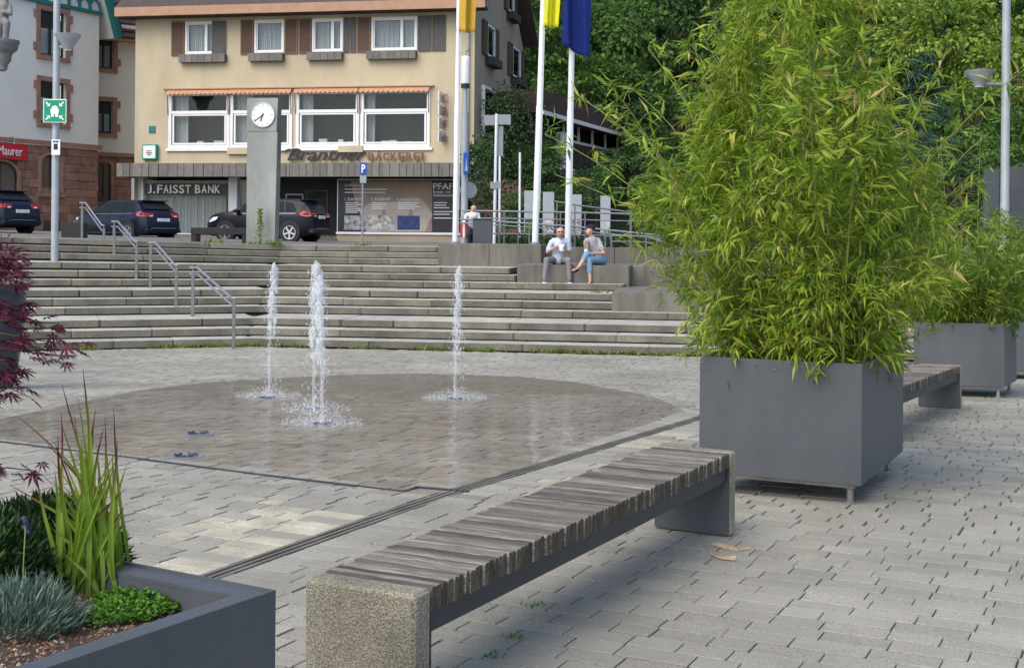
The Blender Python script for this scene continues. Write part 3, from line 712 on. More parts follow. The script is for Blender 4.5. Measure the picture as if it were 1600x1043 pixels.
MB().bbox(a + .06, b - .06, -.215, -.19, c + .06, d - .06, .01).build('beer_sign_face', 'sign_white', **B)
MB().lathe([(.17, 0), (.17, .006)], n=20).build('beer_sign_badge', 'sign_white', **B).matrix_basis = Matrix.Translation(((a + b) / 2, -.216, (c + d) / 2)) @ Matrix.Rotation(rad(90), 4, 'X')
for k, (w_, z_) in enumerate(((.22, .02), (.26, -.06), (.16, -.13))): MB().box((a + b) / 2 - w_ / 2, (a + b) / 2 + w_ / 2, -.226, -.22, (c + d) / 2 + z_, (c + d) / 2 + z_ + .04).build('printed_band', 'letter_black', **B)
a, b, c, d = FY.R(233, 197, 243, 208); MB().box(a, b, -.03, 0, c, d).build('plate', 'teal', **B)
# eaves, roof
MB().box(LY - .5, .55, -.75, 0, zeave - .02, zeave + .1).build('soffit', 'soffit', **B)
MB().box(LY - .55, .6, -.85, -.76, zeave - .02, zeave + .36).build('fascia_board', 'fascia_brown', **B)
for y0, y1 in ((-.8, 5.4), (5.4, 11.6)):
    za = zeave + .2 if y0 < 0 else zeave + 4.6; zb_ = zeave + 4.6 if y0 < 0 else zeave + .15
    MB().prism([(LY - .6, y0, za), (.65, y0, za), (.65, y1, zb_), (LY - .6, y1, zb_)], (0, 0, .16)).build('roof', 'roof_tile', **B)
MB().tube([(-.25, -.1, 0.2), (-.25, -.1, zeave)], .055, 8).build('downpipe', 'post_grey', **B)
# canopy with folded metal panels
OFF = -1.35
cx0, cx1 = FY.at(182, 265, OFF)[0], FY.at(728, 265, OFF)[0]; cz0, cz1 = FY.at(450, 276, OFF)[1], FY.at(450, 254.5, OFF)[1]
can = MB().box(cx0, cx1, OFF + .06, .5, cz0 + .05, cz1 - .02).build('canopy', 'soffit', **B)
x = cx0; r = random.Random(5)
while x < cx1 - .05:
    w = r.choice((.14, .3, .3, .42)); e = min(x + w, cx1)
    MB().bbox(x + .008, e - .008, OFF + (0 if w > .2 else .03), OFF + .055, cz0, cz1, .006).build('canopy_panel', 'slat_metal', can, world=False); x = e
MB().box(cx0, cx0 + .03, OFF, .4, cz0 + .001, cz1).build('canopy_end', 'slat_metal', can, world=False)
# ground floor
GO = .45
def gf(x0, y0, x1, y1): return FY.R(x0, y0, x1, y1, GO)
MB().box(LY + .1, -.05, 1.9, 2.0, 0, cz0 + .3).build('ground_floor_wall', 'interior', **B)
a, b, c, d = gf(213, 282, 225, 390); MB().box(a, b, GO - .1, GO + .3, 0, cz0 + .06).build('pilaster', 'white_paint', **B)
a, b, c, d = gf(358, 282, 371, 390); MB().box(a, b, GO - .1, GO + .3, 0, cz0 + .06).build('pilaster', 'white_paint', **B)
a, b, c, d = gf(205, 282, 214, 390); MB().box(a, b, GO, GO + .3, 0, cz0 + .06).build('wall_pier', 'post_grey', **B)
bx0, bx1, _, _ = gf(225, 286, 358, 350); zs = gf(225, 366, 358, 380)[3]
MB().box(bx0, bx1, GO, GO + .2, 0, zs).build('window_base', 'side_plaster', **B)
MB().box(bx0, bx1, GO - .05, GO + .22, zs, zs + .05).build('window_ledge', 'white_paint', **B)
MB().box(bx0, bx1, GO + .06, GO + .075, zs + .05, cz0).build('bank_pane', 'glass', **B)
wav(MB(), bx0 + .05, bx1 - .35, zs + .05, cz0 - .45, GO + .5, .05, .16).build('vertical_blind', 'curtain', **B)
a, b, c, d = gf(228, 287, 357, 305); bp = MB().box(a, b, GO - .03, GO + .03, c, d).build('bank_sign', 'bank_panel', **B)
for wd_, xa, xb in (('J', 233, 239.5), ('FAISST', 247, 301), ('BANK', 306, 347)):
    a, b, c, d = gf(xa, 289, xb, 302); n_ = len(wd_)
    wt_ = [.45 if ch == 'I' else 1. for ch in wd_]; tot = sum(wt_)
    for k, ch in enumerate(wd_): text('letter', ch, FY.p(a + (b - a) * sum(wt_[:k]) / tot, GO - .06, c), X, Zv, (b - a) * wt_[k] / tot * (.82 if ch != 'I' else .5), d - c, 'letter_silver', bak, .03, bold=.012)
a, b, c, d = gf(240.5, 299.5, 243, 302); MB().box(a, b, GO - .06, GO - .03, c, d).build('letter_dot', 'letter_silver', **B)
ex0, ex1, _, _ = gf(371, 286, 387, 360); MB().box(ex0, ex1 + .6, GO + .06, GO + .075, .4, cz0).build('side_pane', 'glass', **B); wav(MB(), ex0, ex1 + .5, .3, cz0, GO + .4, .04).build('side_curtain', 'curtain', **B)
a, b, c, d = gf(436, 302, 464, 332); MB().ring(a, b, c - .6, d, 1.2, 1.28, .05).build('entrance_door', 'post_grey', **B)
a, b, c, d = gf(468, 296, 502, 380); MB().ring(a, b, 0, d, 1.3, 1.38, .06).build('entrance_door', 'dark_steel', **B)
a, b, c, d = gf(440, 372, 526, 384)
for k in range(2): MB().box(a, b, .25 + .3 * k, 1.9, 0, .12 + .13 * k).build('entrance_step', 'concrete', **B)
px0, px1, pz0, pz1 = gf(528, 281, 716, 364)
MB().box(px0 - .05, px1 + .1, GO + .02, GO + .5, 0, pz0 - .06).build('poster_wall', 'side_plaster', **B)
MB().box(px0 - .06, px1 + .1, GO - .06, GO + .1, pz0 - .06, pz0 + .02).build('poster_ledge', 'white_paint', **B)
MB().box(px0 - .02, px1 + .1, GO + .04, GO + .12, pz0, cz0).build('poster_backing', 'soffit', **B)
pos = MB().box(px0, px1, GO, GO + .03, pz0 + .02, pz1).build('poster', 'poster_dark', **B)
MB().ring(px0 - .03, px1 + .03, pz0, pz1 + .03, GO - .02, GO + .035, .035).build('poster_frame', 'letter_silver', pos, world=False)
def pp(name, q, mat, y=-.005):
    a, b, c, d = gf(*q); MB().box(a, b, GO + y, GO + .001, c, d).build(name, mat, pos, world=False)
a0, z0_ = FY.at(560, 300, GO); 
def ppoly(name, pxs, mat, y): 
    vs = [FY.at(x, yv, GO) for x, yv in pxs]; MB().prism([(v[0], GO + y, v[1]) for v in vs], (0, .004, 0)).build(name, mat, pos, world=False)
ppoly('printed_field', [(548, 283), (675, 283), (675, 362), (575, 362), (556, 320)], 'poster_tan', -.005)
ppoly('printed_light', [(572, 362), (562, 330), (576, 318), (660, 312), (676, 335), (668, 352), (664, 362)], 'poster_pale', -.010)
pp('photo', (538, 337, 573, 359), 'photo_a', -.014); pp('photo', (576, 336, 616, 359), 'photo_b', -.014); pp('photo', (621, 337, 656, 359), 'photo_c', -.014)
for q in ((596, 326, 604, 337), (638, 326, 646, 337)):
    ppoly('printed_cone', [(q[0], q[3]), (q[2], q[3]), ((q[0] + q[2]) / 2 + 1, q[1]), ((q[0] + q[2]) / 2 - 1, q[1])], 'poster_tan', -.013)
def ptext(s, q, mat='sign_white'):
    a, b, c, d = gf(*q); text('lettering', s, FY.p(a, GO - .017, c), X, Zv, b - a, d - c, mat, pos, .003, bold=.006)
ptext('GUTE GRÜNDE', (539, 287, 569, 291.5)); ptext('PFAFF', (677, 286, 715, 296)); ptext('Energie- und', (677, 298, 704, 302.5)); ptext('Gebäudetechnik', (677, 303, 711, 307))
ptext('1. ZUKUNFT', (539, 309, 565, 313.5)); ptext('2. SICHERHEIT', (580, 309, 611, 313.5)); ptext('3. AUSRÜSTUNG', (621, 309, 656, 313.5))
r = random.Random(9)
for x0, w, ys_ in ((539, 84, (295, 300)), (540, 30, (316, 319, 322, 325, 328, 331)), (581, 28, (316, 319, 322, 325)), (622, 38, (316, 319, 322, 325)), (678, 30, (316, 320, 324, 330, 334, 340))):
    for yv in ys_:
        e = x0 + w * r.uniform(.6, 1); pp('text_line', (x0, yv, e, yv + 1.3), 'sign_white', -.016)
# side wall with its windows
FS = Fr(PR, rad(79))
zr = zeave + 4.4
sw = [((752, 36, 780, 100)), ((791, 70, 822, 128)), ((786, -14, 806, 20))]
sh = []
for q, (xa, xb, ztop, zbot) in zip(sw, ((759, 771, 41, 90), (799, 811, 76, 122), (792, 801, -10, 20))):
    x0, _ = FS.at(xa, (ztop + zbot) / 2); x1, _ = FS.at(xb, (ztop + zbot) / 2); za = FS.at((xa + xb) / 2, zbot)[1]; zb_ = FS.at((xa + xb) / 2, ztop)[1]; sh.append((x0, x1, za, zb_))
S = Matrix.Rotation(rad(90), 4, 'Z')
def sl(mb): mb.v = [tuple(S @ Vector(v)) for v in mb.v]; return mb
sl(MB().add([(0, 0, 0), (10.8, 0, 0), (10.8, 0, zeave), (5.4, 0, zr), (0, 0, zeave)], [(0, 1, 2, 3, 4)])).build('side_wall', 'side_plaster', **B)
for x0, x1, za, zb_ in sh:
    w = sl(MB().ring(x0, x1, za, zb_, -.09, .0, .08)).build('window', 'white_paint', **B)
    sl(MB().box(x0 + .07, x1 - .07, -.05, -.03, za + .07, zb_ - .07)).build('pane', 'glass', w, world=False)
    sl(wav(MB(), x0 + .07, x1 - .07, za + .07, zb_ - .07, -.018, .008)).build('curtain', 'curtain', w, world=False)
    wd = max(.55, (x1 - x0) * .5)
    for a in (x0 - wd - .03, x1 + .03): s = sl(MB().ring(a, a + wd, za - .05, zb_ + .05, -.1, -.02, .07)).build('shutter', 'shutter_brown', **B); sl(MB().box(a + .07, a + wd - .07, -.08, -.03, za, zb_)).build('panel', 'shutter_brown', s, world=False)
    sl(MB().box(x0 - .1, x1 + .1, -.4, -.02, za - .42, za - .08)).build('flower_box', 'soffit', **B)
x0, za = FS.at(752, 200); x1, zb_ = FS.at(775, 145)
w = sl(MB().ring(x0, x1, za - .3, zb_, -.14, -.0, .12)).build('window', 'white_paint', **B); sl(MB().box(x0 + .1, x1 - .1, -.06, -.04, za - .2, zb_ - .1)).build('pane', 'glass', w, world=False)
# ------------------------------------------------------------------ town house with sandstone base
PW = W(152, 375, 60.0); PW.z = Z12 + .12
FW = Fr(PW, rad(62)); zc = FW.at(75, 222)[1]; LW = -9.0; ztop = FW.at(152, 22)[1]
th = thing('town_house', 'white plastered house with red sandstone ground floor and teal timber gable', 'building', PW, FW.ang)
H_ = dict(parent=th, world=False)
wins = [FW.R(62, 18, 103, 88), FW.R(62, 128, 103, 193)]
holed(MB(), LW, 0, zc, ztop + 4, wins, 0, .28).build('wall', 'white_plaster', **H_)
MB().add([(0, 0, 0), (0, 7, 0), (0, 7, ztop + 4), (0, 0, ztop + 4)], [(0, 1, 2, 3)]).build('return_wall', 'white_plaster', **H_)
def stone_window(x0, x1, z0, z1, y=.0, **k):
    w = .2; mb = MB().ring(x0 - w, x1 + w, z0 - w, z1 + w, y - .06, y + .02, w)
    for xx, sg in ((x0 - w, -1), (x1 + w, 1)):
        for f in (.08, .80): mb.box(min(xx, xx + sg * .16), max(xx, xx + sg * .16), y - .055, y + .02, z0 + (z1 - z0) * f, z0 + (z1 - z0) * f + .34)
    mb.box(x0 - w, x1 + w, y - .11, y - .061, z0 - w, z0 - w + .12)
    s = mb.build('window_surround', 'sandstone_trim', k['parent'], world=False)
    MB().ring(x0, x1, z0, z1, y + .16, y + .22, .09).box((x0 + x1) / 2 - .05, (x0 + x1) / 2 + .05, y + .16, y + .22, z0 + .09, z1 - .09).build('window_frame', 'frame_dark', s, world=False)
    MB().box(x0 + .05, x1 - .05, y + .19, y + .2, z0 + .05, z1 - .05).build('pane', 'glass', s, world=False)
    wav(MB(), x0 + .05, x1 - .05, z0 + .05, z0 + (z1 - z0) * .62, y + .34, .02).build('curtain', 'curtain', s, world=False)
    MB().box(x0 - .1, x1 + .1, y + .6, y + .65, z0 - .1, z1 + .1).build('interior', 'interior', s, world=False)
for h in wins: stone_window(*h, **H_)
MB().box(LW, .12, -.14, .0, zc - .16, zc + .04).build('cornice', 'sandstone_trim', **H_)
MB().box(LW, -.01, .06, .3, -.3, zc - .16).build('masonry_core', 'mortar', **H_)
def arch_blocks(x0, x1, z0, z1, holes, parent, y=0., ch=.33, seed=1):
    r = random.Random(seed); n = int((z1 - z0) / ch); chh = (z1 - z0) / n
    for j in range(n):
        za = z0 + j * chh; x = x0 + (-.4 if j % 2 else 0); zm = za + chh / 2
        while x < x1:
            e = x + r.choice((.45, .6, .75, .9)); a, b = max(x, x0), min(e, x1); x = e
            segs = [(a, b)]
            for h in holes:
                if h[2] < zm < h[3]:
                    new = []
                    for p, q in segs:
                        if h[1] <= p or h[0] >= q: new.append((p, q))
                        else:
                            if h[0] > p: new.append((p, h[0]))
                            if h[1] < q: new.append((h[1], q))
                    segs = new
            for p, q in segs:
                if q - p < .06: continue
                m = Matrix.Translation(((p + q) / 2, y + .05 + r.uniform(-.012, .012), za + chh / 2)) @ Matrix.Diagonal((q - p - .014, .12, chh - .014, 1))
                link('stone', unit_block('sandstone', .06), parent, False, m)
def arched(x0, x1, z0, z1, parent, y, mat='frame_dark', pane='glass'):
    def arc(w, n=10): 
        xm = (x0 + x1) / 2; rr = (x1 - x0) / 2 + w; zc_ = z1 - (x1 - x0) * .32
        return [(x0 - w, y, z0 - w * .3)] + [(xm - rr * math.cos(math.pi * i / n), y, zc_ + rr * .64 * math.sin(math.pi * i / n)) for i in range(n + 1)] + [(x1 + w, y, z0 - w * .3)]
    o, i_ = arc(.16), arc(0.); mb = MB(); n = len(o)
    for k in range(n - 1):
        mb.prism([o[k], o[k + 1], i_[k + 1], i_[k]], (0, .12, 0))
    w = mb.build('arched_window', 'sandstone_trim', parent, world=False); w.matrix_basis = Matrix.Translation((0, -.05, 0))
    o, i_ = arc(0.), arc(-.09); mb = MB()
    for k in range(n - 1): mb.prism([o[k], o[k + 1], i_[k + 1], i_[k]], (0, .06, 0))
    mb.box((x0 + x1) / 2 - .04, (x0 + x1) / 2 + .04, y, y + .05, z0, z1); f = mb.build('window_frame', mat, w, world=False); f.matrix_basis = Matrix.Translation((0, .1, 0))
    p = MB().prism(arc(-.02), (0, .01, 0)).build('pane', pane, w, world=False); p.matrix_basis = Matrix.Translation((0, .14, 0))
a1 = FW.R(64, 242, 94, 300); a2 = FW.R(-26, 252, 27, 330); a3 = FW.R(68, 350, 95, 366)
MB().box(a1[0] - .1, a1[1] + .1, .2, .25, a1[2], a1[3] + .1).build('interior', 'interior', **H_)
arch_blocks(LW, 0, -.1, zc - .17, [a1, a2, a3], th, 0, .34, 2)
arched(*a1, th, -.01); arched(*a2, th, -.01)
MB().box(a2[0] + .1, a2[1] - .1, .08, .1, a2[2] + .1, a2[3] - .5).build('window_poster', 'sign_blue', **H_).data.materials[0] = MT['board_image']
MB().box(a1[0] - .25, a1[1] + .25, -.12, -.02, a1[2] - .22, a1[2] - .06).build('window_sill', 'sandstone_trim', **H_)
MB().box(a3[0], a3[1], .02, .1, a3[2], a3[3]).build('cellar_grille', 'soffit', **H_)
# teal gable timbers and eaves
g0 = FW.at(60, 1); g1 = FW.at(153, 22)
zt_ = ztop - .05
MB().box(LW, .1, -.12, 0., zt_, zt_ + .16).build('gable_beam', 'teal', **H_)
for k in range(8):
    x = -.3 - k * .62; 
    MB().tube([(x + .3 * math.cos(math.pi * q / 8), -.06, zt_ + .16 + .5 * math.sin(math.pi * q / 8)) for q in range(9)], .05, 6).build('gable_brace', 'teal', **H_)
    MB().box(x - .36, x - .26, -.1, -.002, zt_ + .16, zt_ + 1.1).build('gable_post', 'teal', **H_)
MB().prism([(.0, -.35, ztop + 1.4), (.9, -.35, ztop - 1.0), (1.15, -.35, ztop - .9), (.25, -.35, ztop + 1.5)], (0, .3, 0)).build('verge_board', 'teal', **H_)
MB().prism([(-.1, -.05, ztop + 1.2), (.8, -.05, ztop - 1.0), (.95, -.05, ztop - .95), (.05, -.05, ztop + 1.3)], (0, 3., 0)).build('roof', 'curtain', **H_).data.materials[0] = MT['white_plaster']
MB().prism([(.05, -.3, ztop + 1.5), (1.2, -.3, ztop - .85), (1.25, -.3, ztop - .7), (.1, -.3, ztop + 1.65)], (0, 7, 0)).build('roof', 'roof_tile', **H_)
# red shop sign
a, b, c, d = FW.R(-40, 224, 35, 248); t = thing('shop_sign', 'red shop sign with white lettering on the sandstone wall', 'sign', FW.p(b, -.3, c))
MB().box(a, b, -.34, -.28, c, d, FW.T()).build('board', 'sign_red', t); MB().tube([FW.p(b - .7, -.31, d), FW.p(b - .7, -.31, d + .3), FW.p(b - .7, 0, d + .3)], .02, 6).build('bracket', 'post_grey', t)
a, b, c, d = FW.R(-12, 229, 26, 243); text('lettering', 'Maurer', FW.p(a, -.345, c), FW.d, Zv, b - a, d - c, 'sign_white', t, .01)
# rear wing of the same house
PW2 = W(216, 375, 63.5); PW2.z = Z12 + .1; F2 = Fr(PW2, rad(38)); zc2 = F2.at(180, 240)[1]
t2 = thing('rear_wing', 'bluish white rear wing with slate roof between the town house and bakery', 'building', PW2, F2.ang); K = dict(parent=t2, world=False)
w2 = [F2.R(150, 48, 177, 107), F2.R(150, 158, 176, 208)]
zt2 = F2.at(190, 58)[1]
holed(MB(), -4.6, .6, zc2, zt2 + .6, w2, 0, .28).build('wall', 'white_plaster', **K)
for h in w2: stone_window(*h, **K)
MB().box(-4.6, .6, -.12, 0, zc2 - .15, zc2 + .03).build('cornice', 'sandstone_trim', **K)
MB().box(-4.6, .6, .06, .3, -.3, zc2 - .15).build('masonry_core', 'mortar', **K)
a4 = F2.R(150, 252, 173, 310); arch_blocks(-4.5, .6, -.1, zc2 - .16, [a4], t2, 0, .34, 6); MB().box(a4[0], a4[1], .2, .25, a4[2], a4[3]).build('interior', 'interior', **K); arched(*a4, t2, -.01)
rz0, rz1 = zt2 - .1, zt2 + 3.2
for j in range(9):
    f = j / 9; MB().box(-4.8, 1.2, -.5 + f * 2.6, -.5 + f * 2.6 + .36, rz0 + (rz1 - rz0) * f, rz0 + (rz1 - rz0) * f + .08).build('tile_course', 'roof_tile', **K)
MB().prism([(-4.8, -.45, rz0 - .02), (1.2, -.45, rz0 - .02), (1.2, 2.2, rz1 - .05), (-4.8, 2.2, rz1 - .05)], (0, .1, -.05)).build('roof', 'roof_tile', **K)
MB().box(-4.7, .8, -.45, 0, rz0 - .15, rz0 - .02).build('soffit_board', 'fascia_brown', **K)
# ------------------------------------------------------------------ stone statue on its bracket
sp = W(4, 80, 48.5); t = thing('stone_statue', 'grey stone saint statue on a moulded bracket at the left picture edge', 'statue', sp)
MB().lathe([(.06, -.75), (.16, -.7), (.2, -.5), (.3, -.35), (.34, -.1), (.52, .05), (.56, .25), (.6, .3), (.6, .4)], sp, 16).build('bracket', 'statue_stone', t, True)
def lumps(name, caps, mats, parent, vox=.012, tags=None):
    """one continuous body: tapered capsules fused by a voxel remesh, materials by nearest capsule"""
    mb = MB()
    for p0, p1, r0, r1, _ in caps:
        p0, p1 = Vector(p0), Vector(p1); n = 5; ax = p1 - p0
        pts = [p0 + ax * i / n for i in range(n + 1)]; mb.tube(pts, [r0 + (r1 - r0) * i / n for i in range(n + 1)], 12)
        mb.sphere(p0, r0, 12, 8); mb.sphere(p1, r1, 12, 8)
    me = mb.mesh(name, mats); ob = bpy.data.objects.new(name, me); col.objects.link(ob)
    rm = ob.modifiers.new('r', 'REMESH'); rm.mode = 'VOXEL'; rm.voxel_size = vox; rm.use_smooth_shade = True
    sm = ob.modifiers.new('s', 'SMOOTH'); sm.iterations = 4; sm.factor = .5
    out = bpy.data.meshes.new_from_object(ob.evaluated_get(bpy.context.evaluated_depsgraph_get())); bpy.data.objects.remove(ob)
    n = len(out.polygons); cc = np.empty(n * 3, np.float32); out.polygons.foreach_get('center', cc); cc = cc.reshape(-1, 3)
    best = np.full(n, 1e9); mi = np.zeros(n, np.int32)
    for p0, p1, r0, r1, k in caps:
        a = np.array(p0); d = np.array(p1) - a; L2 = max(1e-9, d @ d); tt = np.clip(((cc - a) @ d) / L2, 0, 1)
        dist = np.linalg.norm(cc - a - tt[:, None] * d, axis=1) - (r0 + (r1 - r0) * tt); u = dist < best; best[u] = dist[u]; mi[u] = k
    out.materials.clear()
    for m in mats: out.materials.append(MT[m])
    out.polygons.foreach_set('material_index', mi); out.polygons.foreach_set('use_smooth', [True] * n); out.update()
    return link(name, out, parent)
b = sp + Vector((0, 0, .4))
cp = [(b + Vector((-.15, 0, .08)), b + Vector((-.1, 0, .75)), .12, .14, 0), (b + Vector((.15, -.1, .08)), b + Vector((.2, -.15, .6)), .11, .14, 0), (b + Vector((.2, -.15, .6)), b + Vector((0, 0, .8)), .14, .18, 0),
      (b + Vector((0, 0, .8)), b + Vector((.03, 0, 1.25)), .2, .24, 0), (b + Vector((.25, 0, 1.25)), b + Vector((.34, -.15, .95)), .1, .08, 0), (b + Vector((.34, -.15, .95)), b + Vector((.1, -.25, 1.0)), .08, .07, 0), (b + Vector((-.2, 0, 1.25)), b + Vector((-.3, -.1, .9)), .1, .08, 0), (b + Vector((.05, 0, 1.45)), b + Vector((.1, -.02, 1.62)), .12, .16, 0)]
lumps('figure', cp, ['statue_stone'], t, .03)
# ------------------------------------------------------------------ timber house behind, right of the bakery
PH = W(826, 330, 57.5); FH = Fr((PH.x, PH.y, Z12), rad(70))
t = thing('timber_house', 'dark timber house with brown flat roof and white window band among trees', 'house', FH.P, FH.ang); K = dict(parent=t, world=False)
xe, _ = FH.at(985, 220); z1 = FH.at(860, 150)[1]; z0 = FH.at(868, 188)[1]
MB().box(0, xe, .0, 4, -.5, z0 - .9).build('wall', 'timber_dark', **K); MB().box(0, xe, .6, 4, z0 - .9, z0).build('upper_wall', 'interior', **K)
zf = z0; MB().box(-.3, xe + .4, -.7, 6, zf, zf + .95).build('roof', 'brown_roof', **K)
MB().box(-.35, xe + .45, -.78, -.71, zf - .1, zf + .08).build('fascia_board', 'white_paint', **K)
MB().box(0, xe, .05, .12, zf - .85, zf - .72).build('window_rail', 'white_paint', **K)
nb = 7
for k in range(nb + 1):
    x = .4 + (xe - .4) * k / nb; MB().box(x - .06, x + .06, .04, .14, zf - .85, zf).build('mullion', 'white_paint', **K)
    if k < nb: MB().box(x + .07, x + (xe - .4) / nb - .07, .3, .31, zf - .72, zf - .02).build('pane', 'glass', **K)
for k in range(4):
    x = 1.4 + k * (xe - 1.8) / 3.4; MB().box(x, x + .16, -.08, -.005, .6, zf - 1.1).build('post', 'white_paint', **K)
x0, _ = FH.at(862, 235); x1, _ = FH.at(876, 235); za = FH.at(869, 263)[1]; zb_ = FH.at(869, 208)[1]
MB().box(x0, x1, -.5, -.2, za, zb_).build('pillar', 'white_plaster', **K); MB().box(x0 - .5, x1 + .3, -.6, -.1, za - .15, za).build('pillar_base', 'white_plaster', **K)
MB().box(x0 - .8, x1 + 1.2, -.55, -.15, .2, za - .15).build('pier', 'sandstone_trim', **K)
# small orange house high on the slope
op = W(1238, 14, 92); t = thing('hill_house', 'orange house wall with a white window peeping through trees at the top', 'house', op)
MB().box(op.x - 1.4, op.x + 1.4, op.y, op.y + 3, op.z - 4, op.z + 4).build('wall', 'orange_wall', t)
wv = MB().ring(op.x - .1, op.x + .9, op.z - .1, op.z + 1.6, op.y - .08, op.y - .01, .12).build('window', 'white_paint', t); MB().box(op.x + .01, op.x + .8, op.y - .05, op.y - .03, op.z, op.z + 1.5).build('pane', 'curtain', wv)
# ------------------------------------------------------------------ planters
def planter(label, px_fr, py_fr, px_l, px_b, py_bot, py_top, ang=AV, fixed=None):
    P = G(px_fr, py_fr); s = FPX / P.y
    u = Vector((math.cos(ang), -math.sin(ang), 0)); v = Vector((math.sin(ang), math.cos(ang), 0))
    w = -t_at_px(P, u, px_l) if fixed is None else fixed[0]; d = t_at_px(P, v, px_b) if fixed is None else fixed[1]
    zb, zt_ = ((py_fr - py_bot) / s, (py_fr - py_top) / s) if fixed is None else (fixed[2], fixed[3])
    t = thing('planter_box', label, 'planter', P, -ang, 'square anthracite planters', slope(P.y))
    wt = .045; sh = MB()
    sh.box(-w, 0, 0, .006, zb, zt_); sh.box(-w, 0, d - .006, d, zb, zt_); sh.box(-w, -w + .006, .006, d - .006, zb, zt_); sh.box(-.006, 0, .006, d - .006, zb, zt_); sh.box(-w + .006, -.006, .006, d - .006, zb, zb + .02)
    sh.build('shell', 'anthracite', t, world=False)
    MB().ring(-w + .007, -.007, .007, d - .007, -zt_ + .003, -zt_ + .012, wt).build('rim', 'anthracite', t, world=False).matrix_basis = Matrix(((1, 0, 0, 0), (0, 0, 1, 0), (0, -1, 0, 0), (0, 0, 0, 1)))
    MB().box(-w + .05, -.05, .05, d - .05, zb - .03, zb - .001).build('base_frame', 'foot_steel', t, world=False)
    MB().box(-w + .0065, -.0065, .0065, d - .0065, zt_ - .12, zt_ - .07).build('soil', 'soil', t, world=False)
    for x in (-w + .1, -.08):
        for y in (.08, d - .1): MB().lathe([(.035, 0), (.035, .012), (.02, .018), (.02, zb - .04), (.026, zb - .035), (.026, zb - .03)], (x, y, 0), 12).build('foot', 'foot_steel', t, world=False)
    return t, P, u, v, w, d, zb, zt_
pl1 = planter('large anthracite planter with bamboo behind the far end of the front bench', 1345, 792, 1095.5, 1413.5, 758.5, 569)
fx = (pl1[4], pl1[5], pl1[6], pl1[7])
pl2 = planter('anthracite planter with bamboo beside the second bench at the right', 1570, 622, 1421, 1583, 598, 495, AV, fx)
P3 = pl2[1] + pl2[3] * 5.0
q3 = proj(Vector((P3.x, P3.y, zg(P3.y))))
pl3 = planter('farthest anthracite planter, half cut by the right picture edge', q3[0], q3[1], 0, 0, 0, 0, AV, fx)
pn = atz(431, 921, .84); 
AN = rad(31)
u0 = Vector((math.cos(AN), -math.sin(AN), 0)); v0 = Vector((math.sin(AN), math.cos(AN), 0))
base = Vector((pn.x, pn.y, 0)) - v0 * 1.2
def near_planter():
    t = thing('planter_box', 'anthracite planter of grass and lavender in the front left corner', 'planter', base, -AN, 'square anthracite planters')
    w, d, zb, z1 = 1.6, 1.2, .12, .84
    sh = MB()
    sh.box(-w, 0, 0, .006, zb, z1); sh.box(-w, 0, d - .006, d, zb, z1); sh.box(-w, -w + .006, .006, d - .006, zb, z1); sh.box(-.006, 0, .006, d - .006, zb, z1); sh.box(-w + .006, -.006, .006, d - .006, zb, zb + .02)
    sh.build('shell', 'anthracite', t, world=False)
    rm = MB(); wt = .065
    for a in ((-w + .006, -.006, .006, wt), (-w + .006, -.006, d - wt, d - .006), (-w + .006, -w + wt, wt, d - wt), (-wt, -.006, wt, d - wt)): rm.box(*a, z1 - .016, z1 - .006)
    for a in ((-w + wt, -wt, d - wt - .001, d - wt + .005), (-wt - .005, -wt + .001, wt, d - wt)): rm.box(*a, z1 - .09, z1 - .0165)
    rm.build('rim', 'anthracite', t, world=False)
    MB().box(-w + .0065, -.0065, .0065, d - .0065, z1 - .12, z1 - .065).build('soil', 'soil', t, world=False)
    for x in (-w + .1, -.08):
        for y in (.08, d - .1): MB().lathe([(.035, 0), (.02, .018), (.02, zb)], (x, y, 0), 12).build('foot', 'foot_steel', t, world=False)
    return t
near_planter()
